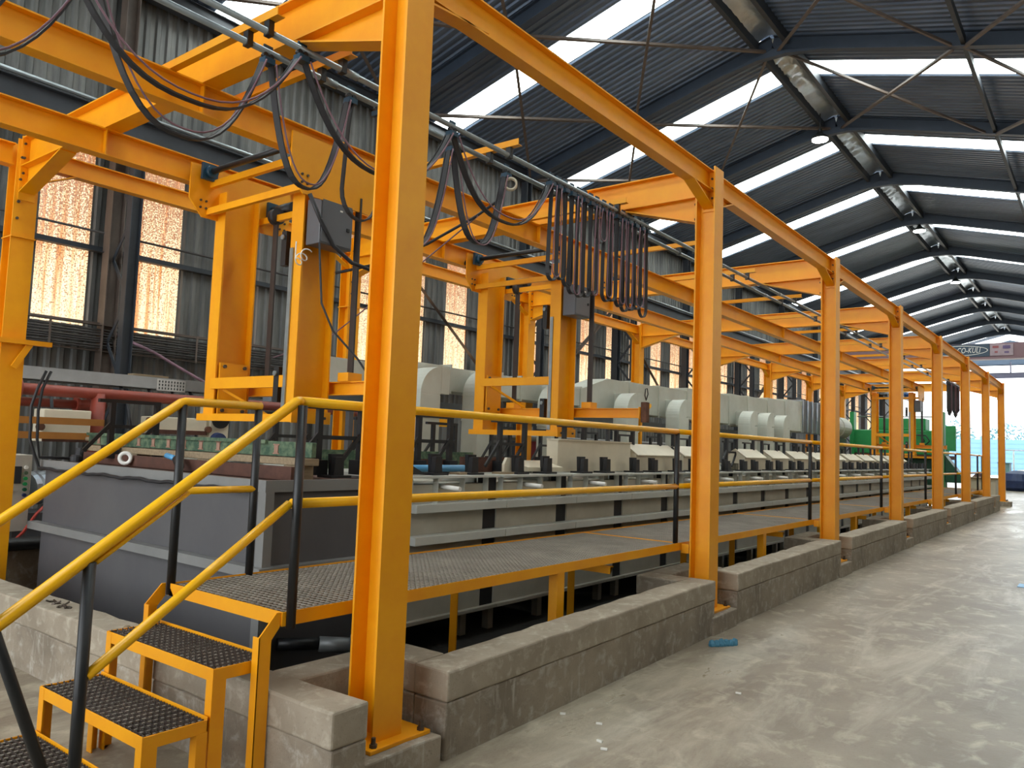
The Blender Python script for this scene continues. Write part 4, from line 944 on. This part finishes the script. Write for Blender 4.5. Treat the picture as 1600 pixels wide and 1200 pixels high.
# ================================================================== LEFT BACKGROUND PLANT
t = thing('red_pipe', (4, 9, 2), 'red oxide pipe running level in front of the grey wall with a tee', 'pipe')
c = MB(); c.tube((-1.5,9.0,2.0),(8.5,9.0,2.0),.062,18); c.build('pipe', RED, t)
c = MB(); c.tube((4.1,9.0,2.0),(4.1,9.0,1.05),.075,16); c.build('tee_leg', RED, t)
for x in (3.12, 3.18, 3.28):
    c = MB(); c.disc((x,9.0,2.0),(1,0,0),.12,.025,20); c.build('flange', RED, t)
t = thing('red_pipe', (3.8, 9.8, 1.9), 'thinner red pipe with a valve behind the level red oxide pipe', 'pipe')
c = MB(); c.tube((2.5,9.8,1.89),(4.55,9.8,1.89),.052,16); c.build('pipe', RED, t)
c = MB(); c.lathe((4.2,9.8,1.89),(1,0,0),[(.09,0),(.09,.03),(.065,.03),(.075,.16),(.065,.28),(.09,.28),(.09,.31)],16); c.tube((4.35,9.8,1.89),(4.35,9.8,2.04),.025,10); c.build('valve', RED, t)
t = thing('cable_tray', (4, 9.5, 2.2), 'grey metal cable tray above the red oxide pipe', 'cable tray')
c = MB(); c.box(-1.5,9.0,9.5,9.508,2.13,2.28); c.box(-1.5,9.0,9.5,9.8,2.13,2.138); c.box(-1.5,9.0,9.8,9.808,2.13,2.24); c.build('tray', TRAYM, t)
c = MB(); c.box(5.02,5.40,9.49,9.499,2.12,2.265); pl = c.build('perforated_plate', mat('pale_zinc', (158,158,154), .5, metal=.3), t)
c = MB()
for q in range(9):
    for w in range(3): c.box(5.045+.04*q,5.06+.04*q,9.487,9.489,2.138+.042*w,2.164+.042*w)
c.build('holes', BLACK, pl)
c = MB(); c.box(4.75,5.2,9.55,9.7,2.285,2.31); tag(c.build('plank', TIMBER), 'short plank lying on the grey cable tray', 'plank')
for i, (x, z1) in enumerate(((3.42,1.2),(3.75,1.6),(4.6,1.3),(4.95,1.25),(5.25,1.2),(5.5,1.35))):
    c = MB(); c.path([(x,9.55,2.13),(x+.02,9.4,1.95),(x+random.uniform(-.06,.06),9.3,1.7),(x+random.uniform(-.05,.1),9.3,z1)],.018,8)
    tag(c.build('hanging_cable', RUBBER), 'black cable hanging from the grey cable tray, %s from the left' % ORD[i], 'cable', 'cables under the tray')
for i, z in enumerate((1.64, 1.49)):
    c = MB(); c.box(1.5,4.0,8.6,8.64,z,z+.07); tag(c.build('support_bar', mat('dull_ochre_paint', (158,104,40), .6)), 'dull orange bar behind the end tank, %s one' % ('upper' if i == 0 else 'lower'), 'bar', 'bars behind the end tank')
for i, (x0, x1, z0, z1, lab) in enumerate(((3.47,3.95,1.46,1.80,'dirty cream box mounted left behind the green copper bar'),(4.62,5.32,1.58,1.78,'long dirty cream box behind the middle of the green copper bar'),(5.36,5.62,1.5,1.95,'cream housing with a dark wheel behind the nearest hoist frame'))):
    t = thing('junction_box', ((x0+x1)/2, 8.9, z0), lab, 'box', 'cream boxes behind the end tank')
    c = MB(); c.box(x0,x1,8.8,9.05,z0,z1); c.build('housing', CREAM, t, bevel=.01)
    c = MB(); c.box(x0,x1,8.785,8.8,z0,z0+.05) if i < 2 else c.disc(((x0+x1)/2,8.78,z0+.28),(0,1,0),.11,.04,20); c.build('band' if i < 2 else 'wheel', BROWN if i < 2 else BLACK, t)
    c = MB(); c.disc((x0-.03,8.78,z0+.15),(0,1,0),.04,.04,14); c.build('cap', RUST, t)
for i, (x, z) in enumerate(((5.45,1.52),(5.5,1.98))):
    c = MB(); c.lathe((x,8.72,z),(0,1,0),[(.02,-.03),(.09,-.02),(.1,.05)],20); tag(c.build('navy_disc', NAVY), 'round navy cap behind the nearest hoist frame, %s one' % ('lower' if i == 0 else 'upper'), 'cap', 'navy caps')
t = thing('control_panel', (3.05, 8.3, .3), 'pale control panel with a dark screen and coloured buttons at the far left', 'control panel')
c = MB(); c.box(2.86,3.17,8.2,8.5,.62,1.34); c.build('cabinet', mat('pale_panel_grey', (176,172,160), .5), t, bevel=.008)
c = MB(); c.box(2.91,3.08,8.19,8.2,1.07,1.23); c.build('screen', SCREEN, t)
for k in range(7):
    c = MB(); c.disc((3.115,8.19,1.22-.052*k),(0,1,0),.017,.03,12); c.build('button', (WHITEP, GREEN, PRESS, PRESS, PRESSD, NAVY, REDK)[k], t)
for x in (2.93, 3.0):
    c = MB(); c.box(x-.012,x+.012,8.18,8.2,.98,1.01); c.build('switch', BLACK, t)
c = MB(); c.disc((2.97,8.18,.86),(0,1,0),.022,.03,14); c.build('stop_button', REDK, t)
c = MB(); c.disc((2.98,8.19,1.29),(0,1,0),.016,.02,12); c.build('lamp', WHITEP, t)
c = MB(); c.box(2.92,2.99,8.3,8.4,0,.62); c.box(3.08,3.15,8.3,8.4,0,.62); c.build('stand', CABINET, t)
c = MB(); c.path([(2.8,8.15,.72),(2.86,8.12,.55),(2.98,8.1,.5),(3.1,8.1,.62),(3.22,8.15,.78),(3.3,8.2,.84)],.014,8); tag(c.build('red_hose', mat('red_hose_rubber', (176,60,48), .5)), 'red hose curving below the control panel at the far left', 'hose')
t = thing('foil_duct', (3.3, 8.4, .6), 'crinkled silver foil duct between the control panel and the end tank', 'duct')
c = MB(); c.lathe((3.22,8.5,1.0),(.9,.5,0),[(.16,0)]+[(.16+.012*(k%2),.06*k) for k in range(1,12)]+[(.16,.7)],20); c.build('tube', SILVER, t)
c = MB(); c.box(3.2,3.9,8.27,8.7,.0,.78); c.build('base', CABINET, t)
c = MB(); c.tube((1.2,7.98,.53),(3.5,7.98,.53),.06,14); tag(c.build('black_pipe', BLACK), 'fat black pipe lying level at the far left below the control panel', 'pipe')
c = MB(); c.box(1.5,3.6,8.05,8.25,0,.46); tag(c.build('concrete_block_wall', KERBM), 'low concrete upstand below the fat black pipe at the far left', 'upstand')
# objects on the near kerb
t = thing('cloth_bundle', (2.35, 7.1, .45), 'small dark box with a crumpled white cloth on the near kerb at the far left', 'bundle')
c = MB(); c.box(2.24,2.44,7.15,7.35,.45,.58); c.build('box', SCREEN, t, bevel=.008)
c = MB()
for q in range(9): c.lathe((2.42-.02*q,6.98-.035*q+random.uniform(-.03,.03),.45),(0,0,1),[(.07,0),(.06,.02),(.03,.05+random.uniform(0,.02)),(.005,.06)],8)
c.build('cloth', WHITEP, t)
for k in range(7):
    c = MB(); x = 2.33+random.uniform(-.07,.07); y = 5.5+random.uniform(-.13,.13)
    c.lathe((x,y,.447),(random.uniform(-1,1),random.uniform(-1,1),.3),[(.012,-.01),(.012,.01),(.006,.01),(.006,.045)],6)
    tag(c.build('loose_bolt', BOLT), 'one of the small dark bolts lying on the near kerb', 'bolt', 'loose bolts on the near kerb')
c = MB(); c.lathe((2.33,4.55,.447),(0,0,1),[(.025,0),(.03,.012),(.012,.03)],7); tag(c.build('rubble_chip', TIMBER), 'small brown chip of rubble on the near kerb beside the stairs', 'chip')
# pit fittings seen below the walkway
t = thing('pipe_fitting', (3.66, 4.15, .2), 'grey pipe fitting with a flange low in the pit below the walkway', 'pipe fitting')
c = MB(); c.tube((3.45,4.2,.24),(3.66,4.05,.22),.05,14); c.build('pipe', TRAYM, t)
c = MB(); c.disc((3.63,4.07,.22),(.8,-.6,0),.075,.03,16); c.build('flange', TRAYM, t)
c = MB(); c.tube((3.45,4.2,.24),(3.2,4.31,.26),.04,12); c.build('hose_tail', BLACK, t)
# ================================================================== FAR END
t = thing('green_machine', (28.7, 5.7, .2), 'big green machine standing at the far end of the line', 'machine')
c = MB(); c.box(28.5,30.2,4.45,7.1,1.75,2.55); c.build('upper_body', PRESS, t, bevel=.03)
c = MB(); c.box(28.55,30.1,4.5,7.0,.15,1.62); c.build('lower_body', PRESSD, t, bevel=.02)
c = MB(); c.box(28.4,30.3,4.3,7.2,1.62,1.75); c.build('shelf', BROWN, t)
for y in (4.32, 7.05):
    c = MB(); c.box(28.35,28.65,y,y+.14,.2,3.15); c.build('post', PRESS, t)
c = MB(); c.box(28.6,29.4,4.9,6.4,2.55,2.95); c.build('top_housing', PRESS, t, bevel=.03)
c = MB(); c.box(28.36,28.48,4.0,4.28,1.9,2.7); c.build('side_box', PRESS, t)
c = MB(); c.poly([(28.4,4.3,.9),(28.4,3.7,.9),(28.4,4.3,1.75)],(.6,0,0)); c.build('side_brace', PRESSD, t)
for y in (4.8, 4.95):
    c = MB(); c.path([(28.42,y+.3,2.4),(28.4,y+.05,2.38),(28.4,y-.05,2.2),(28.4,y+.1,2.05),(28.42,y+.3,2.05)],.02,8); c.build('hose', BLACK, t)
c = MB(); c.tube((28.6,4.4,3.0),(28.6,7.0,3.0),.02,8); c.build('hand_rail', STEEL, t)
c = MB(); c.box(28.2,28.4,4.35,6.9,1.64,1.70); tag(c.build('transfer_bar', ORANGE), 'thin orange bar in front of the far green machine', 'bar')
t = thing('crate', (30.5, 3.6, .2), 'pale crate behind the sixth aisle column at the far end', 'crate')
c = MB(); c.box(31.0,31.8,3.2,4.0,.2,1.0); c.build('body', CREAM, t)
c = MB(); c.box(30.95,31.85,3.15,4.05,1.0,1.06); c.build('lid', TIMBER, t)
c = MB(); c.lathe((34.5,4.1,.2),(0,0,1),[(.7,0),(.6,.3),(.35,.7),(.1,.95)],12); tag(c.build('sand_heap', BROWN), 'brown heap beyond the far end of the walkway', 'heap')
t = thing('overhead_crane', (42, 5.2, 6.3), 'purple brown overhead crane girder with an oval sign and a plate across the far hall', 'crane')
cm = mat('purple_brown_girder', (136,104,110), .5, var=.08, scale=1)
c = MB(); c.box(41.75,42.25,-.7,11.3,6.42,7.06); c.box(41.7,42.3,-.7,11.3,6.33,6.42); c.build('girder', cm, t)
sb = MB(); sb.box(41.70,41.75,4.48,7.2,6.45,7.04); sg = sb.build('sign_board', mat('dark_blue_sign', (44,64,84), .4, var=.04), t)
c = MB(); n = 48; cy, cz, ry, rz = 5.76, 6.745, 1.22, .24
vs_ = []
for k in range(n):
    a = 2*PI*k/n
    for s in (1, .94): vs_ += [(41.695, cy+ry*(s if s == 1 else .972)*math.cos(a), cz+rz*(s if s == 1 else .88)*math.sin(a)), (41.70, cy+ry*(s if s == 1 else .972)*math.cos(a), cz+rz*(s if s == 1 else .88)*math.sin(a))]
fs = []
for k in range(n):
    q = (k+1) % n
    fs += [(k*4,q*4,q*4+2,k*4+2)]
c.add(vs_, fs); c.build('oval_ring', WHITEP, sg, recalc=False)
tx = bpy.data.curves.new('lettering', 'FONT'); tx.body = 'CO-KULI'; tx.size = .36; tx.extrude = .004; tx.shear = .25; tx.align_x = 'LEFT'; tx.align_y = 'CENTER'; tx.space_character = 1.05
to = bpy.data.objects.new('lettering_curve', tx); COL.objects.link(to); bpy.context.view_layer.update()
me = bpy.data.meshes.new_from_object(to.evaluated_get(bpy.context.evaluated_depsgraph_get())); bpy.data.objects.remove(to)
w_ = max(v.co.x for v in me.vertices); q_ = .98/w_
c = MB(); c.add([(41.69-v.co.z, 5.81-v.co.x*q_, 6.745+v.co.y) for v in me.vertices], [tuple(p.vertices) for p in me.polygons])
c.build('lettering', WHITEP, sg)
c = MB(); c.box(41.70,41.75,3.56,4.46,6.47,7.0); pl = c.build('load_plate', mat('faded_pink_plate', (170,150,158), .5), t)
c = MB(); c.box(41.69,41.70,4.12,4.36,6.82,6.93); c.box(41.69,41.70,4.16,4.28,6.6,6.68); c.build('plate_marking', mat('faded_red_marking', (158,84,88), .5), pl)
c = MB(); c.box(41.69,41.70,3.66,3.96,6.78,6.93); c.box(41.69,41.70,3.72,3.9,6.58,6.66); c.build('plate_marking', mat('faded_purple_marking', (104,84,128), .5), pl)
t = thing('green_cabinet', (47.5, 4.4, .22), 'pale green cabinet standing right of the last aisle column at the far end', 'cabinet')
c = MB(); c.box(47.1,48.1,4.25,4.75,.2,1.55); c.build('body', mat('pale_green_paint', (120,160,160), .5), t, bevel=.01)
c = MB(); c.box(47.05,48.15,4.22,4.78,1.55,1.6); c.build('top', mat('pale_green_paint', (120,160,160), .5), t)
t = thing('covered_machine', (46.5, 3.9, .22), 'dark blue rounded machine under a white cover at the right edge of the far end', 'machine')
c = MB(); c.lathe((46.2,3.8,.22),(0,0,1),[(.55,0),(.72,.15),(.75,.5),(.6,.85),(.2,1.0)],20); c.build('body', NAVY, t)
c = MB(); c.lathe((46.4,3.75,.75),(-.25,.2,1),[(.74,0),(.68,.2),(.45,.4),(.1,.48)],20); c.build('cover', WHITEP, t)
t = thing('tube_gate', (58, 4.9, .24), 'thin white tubular gate frame at the right edge of the far opening', 'gate')
for k, y in enumerate((4.4,5.0,5.6)):
    c = MB(); c.tube((58,y,.24),(58,y,2.4),.035,8); c.build('upright', WHITEP, t)
for z in (.7, 2.38):
    c = MB(); c.tube((58,4.0,z),(58,5.6,z),.03,8); c.build('cross_tube', WHITEP, t)
c = MB(); c.box(58.1,58.2,4.0,4.3,.9,2.1); tag(c.build('orange_board', ORANGE), 'small orange board behind the white gate frame', 'board')
# ================================================================== LITTER ON THE AISLE FLOOR
t = thing('blue_rag', (6.08, 2.52, .07), 'crumpled blue rag on the floor beside the second concrete kerb wall', 'rag')
c = MB()
for q in range(7): c.lathe((6.05+.025*q,2.56-.018*q,fz(6.08)),(random.uniform(-.5,.5),random.uniform(-.5,.5),1),[(.032,-.005),(.034,.018),(.018,.04+random.uniform(0,.02)),(.003,.05)],7)
c.build('rag', mat('blue_rag_cloth', (62,116,140), .7), t)
for i, (x, y, lab) in enumerate(((4.009,2.355,'small white offcut on the aisle floor, uppermost of three near the first kerb wall'),(3.78,2.217,'small white offcut on the aisle floor, middle of three near the first kerb wall'),(3.713,2.146,'small white offcut on the aisle floor, lowest of three near the first kerb wall'),(4.007,2.603,'tiny white offcut on the floor close against the first kerb wall'),(5.067,1.947,'small white offcut alone on the aisle floor right of the three'))):
    c = MB(); a = random.uniform(0, PI); c.bar((x,y,fz(x)+.006),(x+.035*math.cos(a),y+.035*math.sin(a),fz(x)+.006),.012,.01); tag(c.build('white_offcut', WHITEP), lab, 'offcut', 'white offcuts on the floor')
c = MB(); c.box(11.2,11.5,.75,.95,fz(11.3),fz(11.3)+.006); tag(c.build('blue_sheet', BLUE), 'small pale blue sheet lying on the floor at the right edge', 'sheet')
